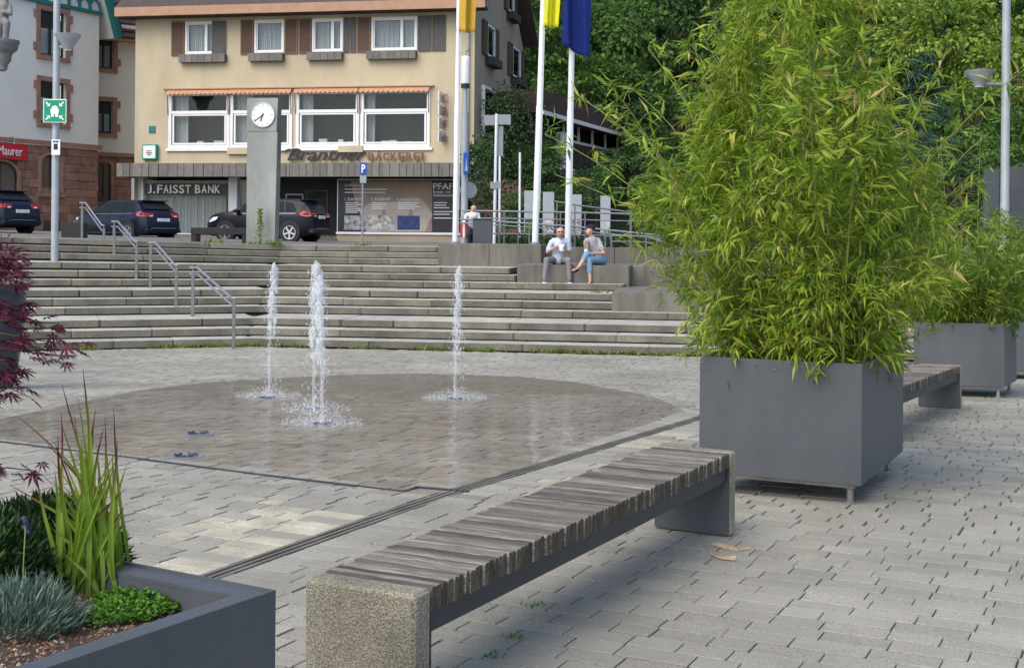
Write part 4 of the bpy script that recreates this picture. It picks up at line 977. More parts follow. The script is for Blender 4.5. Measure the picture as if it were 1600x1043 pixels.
# ------------------------------------------------------------------ benches
bfr, bfl, bbr = atz(648, 930, .45), atz(459, 908, .45), atz(1150, 703.4, .45)
bl = (bbr - bfr).length; bdir = (bbr - bfr).normalized(); bang = math.atan2(bdir.x, bdir.y); bw = (bfr - bfl).length * .985
def bench(label, P, tilt=0.):
    t = thing('slatted_bench', label, 'bench', P, -bang, 'slatted benches between the planters', tilt)
    for nm, y0, y1 in (('end_block', 0, .105), ('end_slab', bl - .085, bl)):
        MB().bbox(-bw, 0, y0, y1, 0, .45, .012).build(nm, 'washed_concrete', t, world=False)
    MB().box(-bw + .004, -.004, .106, .112, .004, .36).build('inner_panel', 'dark_steel', t, world=False)
    MB().box(-bw + .004, -.006, bl - .092, bl - .086, .01, .37).build('inner_panel', 'anthracite', t, world=False)
    for x in (-bw + .035, -.035): MB().box(x - .012, x + .012, .113, bl - .093, .295, .375).build('beam', 'dark_steel', t, world=False)
    r = random.Random(11); y = .108; vars_ = []
    for k in range(5):
        bm = bmesh.new(); bmesh.ops.create_grid(bm, x_segments=10, y_segments=1, size=.5); bm.free()
        mb = MB(); n = 9; w = .5
        prof = [(-.5, -.5), (-.5, .42), (-.38, .5), (.38, .5), (.5, .42), (.5, -.5)]
        for i in range(n + 1):
            x = -w + i / n; jy, jz = r.uniform(-.03, .03), r.uniform(-.025, .012)
            for a, b in prof: mb.v.append((x, a * (1 + (.0 if i in (0, n) else 0)) + jy, b + (jz if b > 0 else 0)))
        m6 = len(prof)
        for i in range(n):
            for j in range(m6): mb.f.append((i * m6 + j, (i + 1) * m6 + j, (i + 1) * m6 + (j + 1) % m6, i * m6 + (j + 1) % m6)); mb.m.append(0)
        mb.f += [tuple(range(m6))[::-1], tuple(range(n * m6, n * m6 + m6))]; mb.m += [0, 0]
        mb.m[-2:] = [1, 1]; me = mb.mesh('slat', ['wood', 'wood_end']); bm = bmesh.new(); bm.from_mesh(me); bmesh.ops.recalc_face_normals(bm, faces=bm.faces[:]); bm.to_mesh(me); bm.free(); vars_.append(me)
    while y < bl - .12:
        w = r.uniform(.030, .041); h = r.uniform(.074, .082)
        m = Matrix.Translation((-bw / 2 + r.uniform(-.004, .004), y + w / 2, .451 - h / 2 + r.uniform(-.0025, .0025))) @ Matrix.Rotation(r.uniform(-.006, .006), 4, 'Z') @ Matrix.Rotation(r.uniform(-.03, .03), 4, 'X') @ Matrix.Diagonal((bw - .006 + r.uniform(-.006, .005), w - r.choice((.004, .005, .007, .010)), h, 1))
        link('slat', r.choice(vars_), t, False, m); y += w
    return t
bench('long weathered slatted bench with washed concrete end in the foreground', Vector((bfr.x, bfr.y, 0)))
e2 = G(1503, 637); bp2 = e2 - bdir * bl; bp2.z = zg(bp2.y)
bench('second slatted bench, mostly hidden behind the large bamboo planter', bp2, math.atan((zg(e2.y) - zg(bp2.y)) / (e2.y - bp2.y)))
# ------------------------------------------------------------------ bamboo
def unit_leaf(mat):
    V, T = leaf_quads(np.zeros((1, 3)), np.array([[0, 1., 0]]), np.array([[0, 0, 1.]]), np.array([1.]), np.array([1.]), .15)
    V[:, 0] = V[:, 0]; return np_mesh('leaf', V, T, mat)
def bamboo(label, P, u, v, w, d, ztop, n_culm, hmin, hmax, seed, mat='bamboo_leaf', n_obj=300, extra=(), lean=.42, dens=.05, lsc=1., n_low=60, hlow=1.2, prof=((0, .5), (.2, .62), (.5, .86), (.95, .9), (1.3, .70), (1.7, .54), (2.1, .44), (2.6, .3)), n_clump=200, n_spray=23, shift=-.07):
    r = np.random.default_rng(seed); c = P - u * w / 2 + v * d / 2; z0 = P.z + ztop - .1
    t = thing('bamboo_plant', label, 'bamboo', (c.x, c.y, z0)); cul = MB(); LP = []; LD = []; LL = []
    specs = []
    for k in range(n_culm):
        a, b = r.uniform(-1, 1), r.uniform(-1, 1); h = r.uniform(hmin, hmax) * (1 - .12 * (a * a + b * b))
        base = c + u * (a * w * .42) + v * (b * d * .42)
        out = u * (a * .9 + r.normal(0, .35)) + v * (b * .9 + r.normal(0, .35)); specs.append((base, out, h, lean * r.uniform(.3, 1.15), 1.))
    for k in range(n_low):
        a, b = r.uniform(-1, 1), r.uniform(-1, 1); m_ = max(abs(a), abs(b)); a, b = a / m_ * r.uniform(.55, 1), b / m_ * r.uniform(.55, 1)
        specs.append((c + u * (a * w * .46) + v * (b * d * .46), u * (a + r.normal(0, .3)) + v * (b + r.normal(0, .3)), r.uniform(.3, hlow), r.uniform(.25, .7), 1.15))
    for (a, b, ou, ov, h, ln) in extra: specs.append((c + u * (a * w * .42) + v * (b * d * .42), u * ou + v * ov, h, ln, .62))
    for base, out, h, ln, de in specs:
        n = 14; base = Vector((base.x, base.y, z0)); pts = []
        for i in range(n + 1):
            f = i / n; q = base + out * (ln * h * f ** 1.9); q.z += h * (f - .16 * ln * f ** 3); pts.append(q)
        cul.tube(pts, [.0065 * (1 - .8 * i / n) + .0012 for i in range(n + 1)], 5, False)
        s = .0
        while s < h:
            f = s / h; i = min(n - 1, int(f * n)); q = np.array(pts[i].lerp(pts[i + 1], f * n - i)); ax = np.array((pts[i + 1] - pts[i]).normalized())
            a = r.uniform(0, 6.28); bl_ = r.uniform(.05, .26) * (1.0 - .45 * f); bd = np.array([math.cos(a), math.sin(a), r.uniform(-.1, .75)]) + ax * .35; bd /= np.linalg.norm(bd)
            tip = q + bd * bl_; cul.tube([Vector(q), Vector(q + bd * bl_ * .5 + np.array([0, 0, .01])), Vector(tip)], .0016, 3, False)
            for k in range(int(r.integers(4, 9))):
                g = r.uniform(.25, 1); LP.append(q + bd * bl_ * g); dd = bd * .7 + r.normal(0, .55, 3) + np.array([0, 0, -.32]); LD.append(dd); LL.append(r.uniform(.075, .16) * lsc)
            s += dens * r.uniform(.6, 1.4) / de
    for k in range(n_clump):
        f = r.random() ** 1.15; zz = prof[-1][0] * f; rad_ = float(np.interp(zz, [p[0] for p in prof], [p[1] for p in prof])); a = r.uniform(0, 6.28)
        sq = 1 / max(abs(math.cos(a)), abs(math.sin(a))) ** (.55 * (1 - f)); rr = rad_ * sq * r.uniform(.62, 1.06)
        o3 = np.array(u) * math.cos(a) + np.array(v) * math.sin(a); cc = np.array([c.x + shift, c.y, z0 + .06]) + o3 * rr + np.array([0, 0, zz])
        cr = r.uniform(.08, .16)
        for j in range(n_spray):
            e = r.normal(0, 1, 3); e /= np.linalg.norm(e); q = cc + e * cr * r.uniform(.3, 1.15); bd = o3 * .7 + e * .7 + np.array([0, 0, r.uniform(-.1, .7)]); bd /= np.linalg.norm(bd)
            for m_ in range(int(r.integers(4, 8))):
                LP.append(q + bd * r.uniform(0, .09)); LD.append(bd * .8 + r.normal(0, .5, 3) + np.array([0, 0, -.38])); LL.append(r.uniform(.05, .13) * lsc)
    cul.build('culms', 'culm', t); t.children[0]['kind'] = 'stuff'
    LP, LD, LL = np.array(LP), np.array(LD), np.array(LL); n = len(LP); Nn = r.normal(0, .5, (n, 3)) + np.array([0, 0, 1.]); Wd = LL * r.uniform(.125, .175, n)
    dist = np.linalg.norm(LP - np.array([0, 0, EYE]), axis=1) - LL * .5; order = np.argsort(dist); pick = order[:n_obj]; rest = order[n_obj:]
    V, T = leaf_quads(LP[rest], LD[rest], Nn[rest], LL[rest], Wd[rest], .15); tag(link('foliage', np_mesh('foliage', V, T, mat), t), kind='stuff')
    ul = unit_leaf(mat)
    for i in pick:
        D = Vector(LD[i]).normalized(); S = D.cross(Vector(Nn[i])).normalized(); Z = S.cross(D)
        m = Matrix.Translation(Vector(LP[i])) @ Matrix((S, D, Z)).transposed().to_4x4() @ Matrix.Diagonal((Wd[i], LL[i], LL[i], 1)); link('leaf', ul, t, True, m)
    print('bamboo leaves', n)
    return t
ex = [(-.9, -.2, -1., .1, 2.05, .62), (-.9, -.6, -1.05, -.1, 1.75, .72), (-.8, .3, -.9, .2, 2.1, .55), (-.9, 0, -1.15, .0, 1.5, .85), (-.7, -.3, -.8, .0, 2.3, .42), (-.6, .6, -.7, .3, 2.5, .4), (.9, -.2, .9, .0, 1.6, .5), (.9, .4, .8, .1, 1.4, .55)]
bamboo('tall bushy bamboo filling the large planter, reaching above the picture', *pl1[1:6], pl1[7], 46, 1.3, 2.62, 21, extra=ex, n_low=30)
bamboo('lower dense bamboo in the planter beside the second bench', *pl2[1:6], pl2[7], 50, .75, 1.5, 22, 'bamboo_dark', 300, ((.2, .2, .1, .2, 2.4, .12), (-.5, .1, -.3, .1, 2.2, .2)), .5, n_low=30, hlow=.8, prof=((0, .5), (.3, .66), (.6, .84), (.95, .78), (1.25, .5)), n_clump=120, n_spray=18)
bamboo('bamboo in the farthest planter at the right picture edge', *pl3[1:6], pl3[7], 30, .7, 1.5, 23, 'bamboo_dark', 60, (), .5, .08, n_low=12, hlow=.8, prof=((0, .5), (.3, .66), (.6, .8), (.95, .7), (1.25, .4)), n_clump=60, n_spray=14)
# ------------------------------------------------------------------ plants of the near planter
ZS = .775
def soil(px, py): return atz(px, py, ZS)
r = random.Random(4)
gp = soil(148, 925); t = thing('ornamental_grass', 'upright green grass with dark red tips in the near planter', 'grass plant', gp)
blades = [(133, 575), (105, 600), (180, 635), (92, 645), (160, 655), (150, 640), (118, 650), (85, 690), (195, 760), (197, 790), (188, 830), (160, 670), (140, 660), (75, 770), (78, 690), (100, 680), (128, 700), (175, 690), (110, 740), (30, 650), (25, 755), (60, 730), (145, 730), (165, 740), (120, 620), (170, 700), (98, 660), (150, 700), (137, 640), (82, 720), (155, 760), (112, 700), (125, 760), (90, 760), (172, 780), (130, 680), (104, 780), (142, 800), (160, 810), (116, 820), (96, 830), (178, 850)]
blades += [(r.uniform(70, 200), r.uniform(690, 880)) for _ in range(45)]
for k, (bx, by) in enumerate(blades):
    b0 = gp + Vector((r.uniform(-.075, .075), r.uniform(-.05, .05), 0)); tip = W(bx, by, gp.y + r.uniform(-.1, .1)); n = 8
    side = (tip - b0).cross(Vector((0, -1, .1))).normalized(); wd = r.uniform(.0055, .0095); mb = MB()
    for i in range(n + 1):
        f = i / n; p = b0.lerp(tip, f); sag = abs(tip.x - b0.x); p.x = b0.x + (tip.x - b0.x) * f ** 1.8 + .008 * math.sin(f * 4 + k * 1.3); p.y += .02 * math.sin(f * 3 + k)
        ww = wd * (1 - f ** 2.2) * (.55 + .9 * min(1, f * 3)) * .5 + .0004
        mb.v += [tuple(p - side * ww), tuple(p + Vector((0, .002, 0))), tuple(p + side * ww)]
    red = r.choice((1., 1., .9, .8)) if k < 24 else r.choice((.75, .6, .55))
    for i in range(n):
        for j in range(2): mb.f.append((3 * i + j, 3 * i + j + 1, 3 * i + j + 4, 3 * i + j + 3)); mb.m.append(0)
    me_ = mb.mesh('blade', 'blade'); at_ = me_.attributes.new('tip', 'FLOAT', 'POINT'); at_.data.foreach_set('value', [min(1, (i // 3) / n * red + .05 * math.sin(k)) for i in range(len(mb.v))]); link('blade', me_, t)
def mound(name, label, cat, c, rad3, n, L0, L1, wr, mat, seed, up=.6, spiky=False):
    q = np.random.default_rng(seed); d = unit(q.normal(0, 1, (n, 3))); d[:, 2] = np.abs(d[:, 2]); rr = q.uniform(.25, 1, n)[:, None] ** .5
    P = np.array(c) + d * rr * np.array(rad3); D = d * .9 + np.array([0, 0, up]) + q.normal(0, .35, (n, 3)); Ln = q.uniform(L0, L1, n)
    V, T = leaf_quads(P, D, q.normal(0, 1, (n, 3)), Ln, Ln * wr); t = thing(name, label, cat, c)
    tag(link('foliage', np_mesh('foliage', V, T, mat), t), kind='stuff'); return t
ev = soil(45, 905); ev.y += .12; mound('evergreen_shrub', 'dark green low shrub behind the grass in the near planter', 'shrub', ev, (.2, .16, .17), 5200, .018, .035, .28, 'evergreen', 1, .5)
ev2 = soil(-40, 930); mound('evergreen_shrub', 'dark green shrub at the left picture edge of the near planter', 'shrub', ev2, (.2, .16, .2), 4200, .018, .035, .28, 'evergreen', 8, .5)
lv = soil(28, 985); t = mound('lavender', 'silvery lavender with faded purple flower spikes in the near planter', 'lavender', lv, (.125, .10, .085), 2300, .02, .055, .09, 'lavender_leaf', 2, .8)
M('lavender_flower', (.06, .05, .12), .8, .3, 60)
for k, (fx_, fy_) in enumerate(((40, 818), (66, 905))):
    tip = W(fx_, fy_, lv.y + .05); b0 = lv + Vector((r.uniform(-.05, .05), 0, .03)); mid = (b0 + tip) / 2 + Vector((0, 0, .02))
    MB().tube([b0, mid, tip], .0012, 5).build('flower_stalk', 'culm', t)
    mb = MB()
    for j in range(7): mb.sphere(tip + Vector((r.uniform(-.004, .004), r.uniform(-.004, .004), -.005 * j + .012)), .0055, 6, 4)
    mb.build('flower_spike', 'lavender_flower', t)
gc = soil(213, 952); q = np.random.default_rng(6); n = 2600
ang = q.uniform(0, 6.28, n); rr = q.random(n) ** .5; lob = 1 + .18 * np.sin(ang * 3 + 1) + .12 * np.sin(ang * 5)
P = np.c_[gc.x + np.cos(ang) * rr * .105 * lob, gc.y + np.sin(ang) * rr * .13 * lob, ZS + .004 + .028 * (1 - rr ** 2) * q.random(n) + .012 * q.random(n)]
V, T = leaf_quads(P, np.c_[q.normal(0, 1, n), q.normal(0, 1, n), q.uniform(0, 1.2, n)], np.c_[q.normal(0, .4, (n, 2)), np.ones(n)], q.uniform(.007, .014, n), q.uniform(.006, .010, n))
t = thing('ground_cover', 'bright green mossy ground cover patch on the gravel', 'ground cover', gc); tag(link('foliage', np_mesh('foliage', V, T, 'ground_cover'), t), kind='stuff')
# gravel on the soil
n = 13000; uu = q.uniform(.075, 1.53, n); vv_ = q.uniform(.08, 1.115, n); b3 = base
cx = b3.x - u0.x * uu + v0.x * vv_; cy = b3.y - u0.y * uu + v0.y * vv_
ico = np.array([[0, 0, 1], [.9, 0, .3], [.28, .85, .3], [-.73, .53, .3], [-.73, -.53, .3], [.28, -.85, .3]]); fi = np.array([[0, 1, 2], [0, 2, 3], [0, 3, 4], [0, 4, 5], [0, 5, 1]])
sz = q.uniform(.0022, .006, n) * np.where(q.random(n) < .06, 1.7, 1); rot = q.uniform(0, 6.28, n); cs, sn = np.cos(rot), np.sin(rot)
V = np.einsum('n,kd->nkd', sz, ico); V *= q.uniform(.6, 1.3, (n, 1, 3)); X_ = V[..., 0] * cs[:, None] - V[..., 1] * sn[:, None]; Y_ = V[..., 0] * sn[:, None] + V[..., 1] * cs[:, None]
V = np.stack([X_ + cx[:, None], Y_ + cy[:, None], V[..., 2] + ZS - .001], -1).reshape(-1, 3); Fq = (np.arange(n)[:, None, None] * 6 + fi[None]).reshape(-1, 3)
tag(link('gravel', np_mesh('gravel', V, Fq, 'gravel')), 'reddish brown gravel mulch covering the near planter', 'gravel', kind='stuff')
# red maple reaching in from the left
ml = np.zeros((0, 3)); mv = []; mf = []
for k, (a, L) in enumerate(((0, 1.), (.55, .92), (-.55, .92), (1.15, .72), (-1.15, .72), (1.9, .42), (-1.9, .42))):
    d = np.array([math.sin(a), math.cos(a), 0]); s = np.array([math.cos(a), -math.sin(a), 0]); o = len(mv)
    mv += [np.zeros(3), d * L * .45 + s * .085 + [0, 0, -.02], d * L * .5 + [0, 0, .015], d * L * .45 - s * .085 + [0, 0, -.02], d * L + [0, 0, -.14 * L]]
    mf += [(o, o + 1, o + 2), (o, o + 2, o + 3), (o + 1, o + 4, o + 2), (o + 2, o + 4, o + 3)]
mleaf = np_mesh('leaf', np.array(mv), np.array(mf), 'maple')
mb_ = soil(-75, 930); t = thing('red_maple', 'dark red lace-leaf maple reaching in from the left picture edge', 'maple', mb_)
YM = mb_.y + .15
MB().tube([mb_, mb_ + Vector((.0, .05, .25)), W(-60, 560, YM), W(-40, 430, YM)], [.014, .011, .008, .004], 8).build('trunk', 'bark', t)
brs = [((-60, 560), (10, 545), (60, 552), (110, 556)), ((-60, 540), (0, 520), (50, 530), (128, 540)), ((-55, 520), (0, 500), (45, 503), (95, 505)), ((-50, 480), (-5, 470), (20, 480), (45, 490)), ((-45, 440), (-10, 420), (15, 425), (45, 440)), ((-70, 640), (-20, 620), (15, 605), (45, 620)), ((-75, 740), (-30, 735), (10, 730), (55, 735)), ((-60, 600), (-20, 575), (5, 570), (25, 580)), ((-50, 430), (-20, 405), (0, 405), (20, 415))]
brs += [tuple((-110 - x * .9 + 6 * j, y + 14) for j, (x, y) in enumerate(b)) for b in brs[1:7]]
for bi, pts in enumerate(brs):
    w3 = [W(x, y, YM + r.uniform(-.06, .06)) for x, y in pts]; MB().tube(w3, [.004, .0025, .0018, .001], 5).build('branch', 'bark', t)
    for k in range(26):
        f = r.uniform(.1, 1) * 3; i = min(2, int(f)); p = w3[i].lerp(w3[i + 1], f - i) + Vector((r.uniform(-.02, .02), r.uniform(-.06, .06), r.uniform(-.02, .02)))
        m = Matrix.Translation(p) @ Matrix.Rotation(r.uniform(-2.4, -.4), 4, 'Z') @ Matrix.Rotation(r.uniform(-.9, .2), 4, 'X') @ Matrix.Rotation(r.uniform(-.6, .6), 4, 'Y') @ Matrix.Diagonal((s_ := r.uniform(.026, .045), s_, s_, 1)); link('leaf', mleaf, t, True, m)
# tall glazed pot at the left edge
pg = G(-3, 606); t = thing('glazed_pot', 'tall dark blue glazed pot at the left picture edge on the square', 'pot', pg)
MB().lathe([(.15, 0), (.19, .05), (.26, .5), (.30, 1.0), (.31, 1.12), (.33, 1.14), (.33, 1.2), (.28, 1.2), (.27, 1.1)], pg, 28).build('body', 'pot_glaze', t, True); MB().lathe([(.27, 1.08), (.27, 1.1)], pg, 20).build('soil', 'soil', t)
mb = MB(); mb.tube([pg + Vector((0, 0, 1.08)), pg + Vector((.03, 0, 1.35)), pg + Vector((-.02, 0, 1.7))], [.03, .02, .008], 7).build('stem', 'bark', t)
q = np.random.default_rng(12); n = 900; d = unit(q.normal(0, 1, (n, 3))); P = np.array(pg + Vector((0, 0, 1.5))) + d * q.uniform(.3, 1, (n, 1)) * np.array([.34, .3, .3])
V, T = leaf_quads(P, d + np.array([0, 0, -.5]), q.normal(0, 1, (n, 3)), q.uniform(.04, .09, n), q.uniform(.008, .02, n)); tag(link('foliage', np_mesh('foliage', V, T, 'maple'), t), kind='stuff')
# curled strip of dry bark on the paving
a0 = G(1140, 864); t = thing('bark_strip', 'curled strip of dry tan bark on the paving by the bench end', 'debris', a0)
mb = MB(); pts = [(1172, 858), (1150, 862), (1128, 856), (1112, 852), (1106, 858), (1112, 868), (1128, 874), (1150, 876)]; g3 = [G(*p) for p in pts]
for i, p in enumerate(g3):
    hgt = .012 + .012 * math.sin(i); mb.v += [(p.x, p.y - .008, .004), (p.x, p.y, .004 + hgt), (p.x, p.y + .016, .006 + hgt * .4)]
for i in range(len(g3) - 1):
    for j in range(2): mb.f.append((3 * i + j, 3 * i + j + 1, 3 * i + j + 4, 3 * i + j + 3)); mb.m.append(0)
o = mb.build('strip', 'dry_bark', t); md = o.modifiers.new('s', 'SOLIDIFY'); md.thickness = .004
# ------------------------------------------------------------------ handrails on the steps
def handrail(label, b0, b1, t0, t1, Ya, Yb):
    A, Bq = W(*b0, Ya), W(*b1, Yb); TA, TB = W(*t0, Ya), W(*t1, Yb)
    t = thing('handrail', label, 'handrail', A, group='handrails on the steps')
    for p, q in ((A, TA), (Bq, TB)):
        top = Vector((p.x, p.y, q.z - .09)); MB().box(p.x - .03, p.x + .03, p.y - .02, p.y + .02, p.z - .05, top.z).build('post', 'post_dark', t); MB().tube([top, Vector((p.x, p.y, q.z))], .012, 6).build('bracket', 'galv', t)
    d = (TB - TA); e0 = TA + Vector((-d.x * .12, 0, 0)); k0 = TA + Vector((d.x * .28, d.y * .2, 0)); k1 = TB + Vector((0, 0, 0)); 
    for dz in (0, -.13):
        MB().tube([TA + Vector((-.06, 0, dz)), TA + Vector((.10, 0, dz)), TB + Vector((-.03, 0, dz)), TB + Vector((.03, 0, dz))], .024 if dz == 0 else .018, 8).build('rail', 'galv', t)
handrail('topmost steel handrail, beside the dark blue parked hatchback', (128, 374), (162, 405), (128, 317), (161, 352), 35.6, 34.3)
handrail('second steel handrail from the top of the steps', (178, 408), (213, 447), (178, 346), (213, 377), 33.3, 31.0)
handrail('third steel handrail from the top of the steps', (235, 448), (275, 492), (236, 379), (276, 414), 30.2, 28.2)
handrail('lowest steel handrail, ending on the square', (301, 493), (365, 546), (301, 418), (365, 466), 27.4, 25.2)
# ------------------------------------------------------------------ lamp posts
def lamp_post(label, px, pyb, Y, lamp_px, lamp_y0, lamp_y1, sgn, rr=.085, zb=None):
    b = W(px, pyb, Y)
    if zb is not None: b.z = zb
    t = thing('lamp_post', label, 'street lamp', b, group='grey street lamps')
    MB().lathe([(rr * 1.0, 0), (rr, 3), (rr * .95, 3.02), (rr * .9, 9.5)], b, 16).build('pole', 'post_grey', t, True)
    lp = W(lamp_px, lamp_y1, Y); hh = W(lamp_px, lamp_y0, Y).z - lp.z
    MB().tube([Vector((b.x, b.y, lp.z)), lp], .035, 8).build('arm', 'post_grey', t)
    MB().lathe([(.10, -.05), (.12, 0), (.16, .06), (.30, hh), (.31, hh + .03), (.1, hh + .06)], lp, 20).build('lamp_head', 'post_grey', t, True)
    MB().lathe([(.09, -.07), (.09, -.051)], lp, 14).build('lens', 'lamp_white', t)
    return t
lamp_post('grey lamp post standing on the steps at the left', 85, 446, 31.2, 106, 56, 74, 1)
lamp_post('grey lamp post at the right behind the bamboo', 1569, 420, 28.0, 1530, 113, 131, -1, .095, -.62)
# assembly point sign on the left post
Yp = 31.05; a, b = W(68, 155, Yp), W(104, 192, Yp); t = thing('assembly_sign', 'green and white assembly point sign on the left lamp post', 'sign', (a.x, Yp, b.z))
MB().bbox(a.x, b.x, Yp - .02, Yp, b.z, a.z, .006).build('plate', 'sign_white', t); wS = b.x - a.x
MB().box(a.x + .02, b.x - .02, Yp - .024, Yp - .0205, b.z + .02, a.z - .02).build('field', 'sign_green', t)
cx, cz = (a.x + b.x) / 2, (a.z + b.z) / 2; y = Yp - .0275
for sx in (-1, 1):
    for sz in (-1, 1):
        def q(u, v): return (cx + sx * u * wS, y, cz + sz * v * wS)
        MB().prism([q(.40, .36), q(.36, .40), q(.26, .30), q(.30, .26)], (0, .002, 0)).build('arrow_shaft', 'sign_white', t)
        MB().prism([q(.20, .20), q(.35, .20), q(.31, .24), q(.24, .31), q(.20, .35)], (0, .002, 0)).build('arrow_head', 'sign_white', t)
for k, (dx, dz, s) in enumerate(((-.09, 0, 1.), (.09, 0, 1.), (-.02, .07, .8), (.03, .07, .8))):
    x = cx + dx * wS; z = cz + dz * wS; h = .26 * wS * s
    y_ = y - .0006 * (4 - k); MB().prism([(x - .03, y_, z - h), (x + .03, y_, z - h), (x + .05, y_, z + .01), (x + .045, y_, z + h * .35), (x - .045, y_, z + h * .35), (x - .05, y_, z + .01)], (0, .0005, 0)).build('figure', 'sign_white', t)
    MB().lathe([(.024, 0), (.024, .002)], n=12).build('figure_head', 'sign_white', t).matrix_basis = Matrix.Translation((x, y_ + .0025, z + h * .55)) @ Matrix.Rotation(rad(90), 4, 'X')
a, b = W(81, 218, Yp), W(94, 242, Yp); t = thing('notice_plate', 'small white notice plate on the left lamp post', 'sign', (a.x, Yp, b.z)); MB().box(a.x, b.x, Yp - .02, Yp - .005, b.z, a.z).build('plate', 'sign_white', t)
MB().box(a.x + .05, b.x - .05, Yp - .024, Yp - .0205, b.z + .12, a.z - .1).build('symbol', 'black', t); MB().box(a.x + .03, b.x - .03, Yp - .024, Yp - .0205, a.z - .07, a.z - .03).build('symbol', 'sign_blue', t)
# ------------------------------------------------------------------ clock pillar
cb = W(410, 384, 36.2); cb.z = Z12; t = thing('clock_pillar', 'tall brushed metal slab pillar with a round white clock', 'clock', cb, rad(-9)); K = dict(parent=t, world=False)
s = FPX / 36.2; hC = (384 - 156) / s; w0, w1 = 46 / s, 50 / s; zj = (384 - 208) / s
def slab(z0, z1, a0, a1, nm, mt, y0=-.17, y1=.17): 
    mb = MB(); mb.add([(-a0 / 2, y0, z0), (a0 / 2, y0, z0), (a0 / 2, y1, z0), (-a0 / 2, y1, z0), (-a1 / 2 + .03, y0, z1), (a1 / 2 + .03, y0, z1), (a1 / 2 + .03, y1, z1), (-a1 / 2 + .03, y1, z1)], [(0, 3, 2, 1), (4, 5, 6, 7), (0, 1, 5, 4), (1, 2, 6, 5), (2, 3, 7, 6), (3, 0, 4, 7)]); return mb.build(nm, mt, **K)
slab(0, zj - .006, w0, w1 * .98, 'shaft', 'pillar'); slab(zj + .006, hC, w1 * .98, w1, 'head', 'pillar'); slab(zj - .006, zj + .006, w1 * .9, w1 * .9, 'joint', 'black', -.15, .15)
MB().box(-w0 * .6, w0 * .6, -.25, .25, -.05, .03).build('plinth', 'concrete', **K)
cc = Vector((.05, -.175, (384 - 182.5) / s)); rc = 20 / s; RX = Matrix.Rotation(rad(90), 4, 'X')
MB().lathe([(rc, 0), (rc, .03), (rc * .93, .04), (rc * .93, .02), (.001, .02)], n=36).build('clock_rim', 'post_grey', t, True, False).matrix_basis = Matrix.Translation(cc) @ RX
MB().lathe([(rc * .92, .021), (rc * .92, .026)], n=36).build('dial', 'clock_white', **K).matrix_basis = Matrix.Translation(cc) @ RX
for k in range(12):
    a = k * math.pi / 6; MB().box(-.008, .008, -.030, -.0265, rc * (.70 if k % 3 else .62), rc * .86).build('hour_mark', 'sign_grey', **K).matrix_basis = Matrix.Translation(cc) @ Matrix.Rotation(a, 4, 'Y')
for a, L, w_, dy in ((rad(234), .82, .012, .036), (rad(199), .52, .016, .032)):
    MB().box(-w_, w_, -dy - .003, -dy, -rc * .12, rc * L).build('hand', 'black', **K).matrix_basis = Matrix.Translation(cc) @ Matrix.Rotation(a, 4, 'Y')
# tall weed in front of the pillar
q = np.random.default_rng(3); wp = W(406, 384, 35.7); wp.z = Z12; n = 420; hh = q.random(n) ** .8 * .98
P = np.c_[wp.x + q.normal(0, .05, n) * (1.3 - hh), wp.y + q.normal(0, .05, n), wp.z + hh]; V, T = leaf_quads(P, np.c_[q.normal(0, 1, (n, 2)), q.uniform(.1, 1, n)], q.normal(0, 1, (n, 3)), q.uniform(.05, .11, n), q.uniform(.012, .03, n))
t = thing('tall_weed', 'tall wild weed growing in front of the clock pillar', 'weed', wp); MB().tube([wp, wp + Vector((.02, 0, .5)), wp + Vector((0, 0, 1.0))], [.012, .008, .003], 6).build('stem', 'culm', t); tag(link('foliage', np_mesh('foliage', V, T, 'weed'), t), kind='stuff')
tuft_field('weeds', [(W(px, 383, 35.6).xy.to_3d() + Vector((0, 0, Z12)), (.1, .05)) for px in (330, 340, 392, 425, 430, 318, 570)], .05, .2, 22, 'weed', 'scattered weeds along the top step by the pillar', 'weeds', 15)
# ------------------------------------------------------------------ flagpoles and flags
def flagpole(label, px, pyb, px_top, py_top, Y, flab, mat, x0, x1, ylow, seed, skew=0., rr=.075):
    b = W(px, pyb, Y); b.z = 1.36; tp = W(px_top, py_top, Y); d = (tp - b).normalized(); top = b + d * 7.6
    t = thing('flagpole', label, 'flagpole', b, group='white flagpoles'); MB().tube([b, b + d * 3.6, b + d * 3.62, top], [rr, rr, rr * .9, rr * .72], 14).build('pole', 'pole_white', t, True)
    MB().lathe([(.13, -.1), (.13, .05), (.09, .08)], b, 16).build('base_collar', 'galv', t); MB().sphere(top, .07, 10, 8).build('finial', 'galv', t, True)
    MB().tube([b + d * .9 + Vector((.09, -.05, 0)), b + d * 7.2 + Vector((.06, -.05, 0))], .006, 5).build('halyard', 'white_paint', t)
    f = thing('flag', flab, 'flag', W(x0, ylow, Y)); r = random.Random(seed); nx, nz = 22, 26; mb = MB(); lo = W(x0, ylow, Y); wd = (x1 - x0) / FPX * Y
    for j in range(nz + 1):
        g = j / nz
        for i in range(nx + 1):
            h = i / nx; x = lo.x + wd * h + skew * (1 - g) * .0 + g * .12 * math.sin(seed) ; y = Y - .12 + .09 * math.sin(h * 9 + seed + g * 1.2) + .03 * math.sin(h * 21 + g * 3)
            zlow = lo.z - skew * h + .02 * math.sin(h * 9); mb.v.append((x + (d.x * 2.4 * g), y, zlow + (2.6 + skew * h) * g))
    for j in range(nz):
        for i in range(nx): a = j * (nx + 1) + i; mb.f.append((a, a + 1, a + nx + 2, a + nx + 1)); mb.m.append(0)
    o = mb.build('cloth', mat, f, True); md = o.modifiers.new('s', 'SOLIDIFY'); md.thickness = .006
    MB().tube([lo + Vector((0, -.12, 2.6)), lo + Vector((wd, -.12, 2.6))], .02, 6).build('cross_bar', 'galv', f)
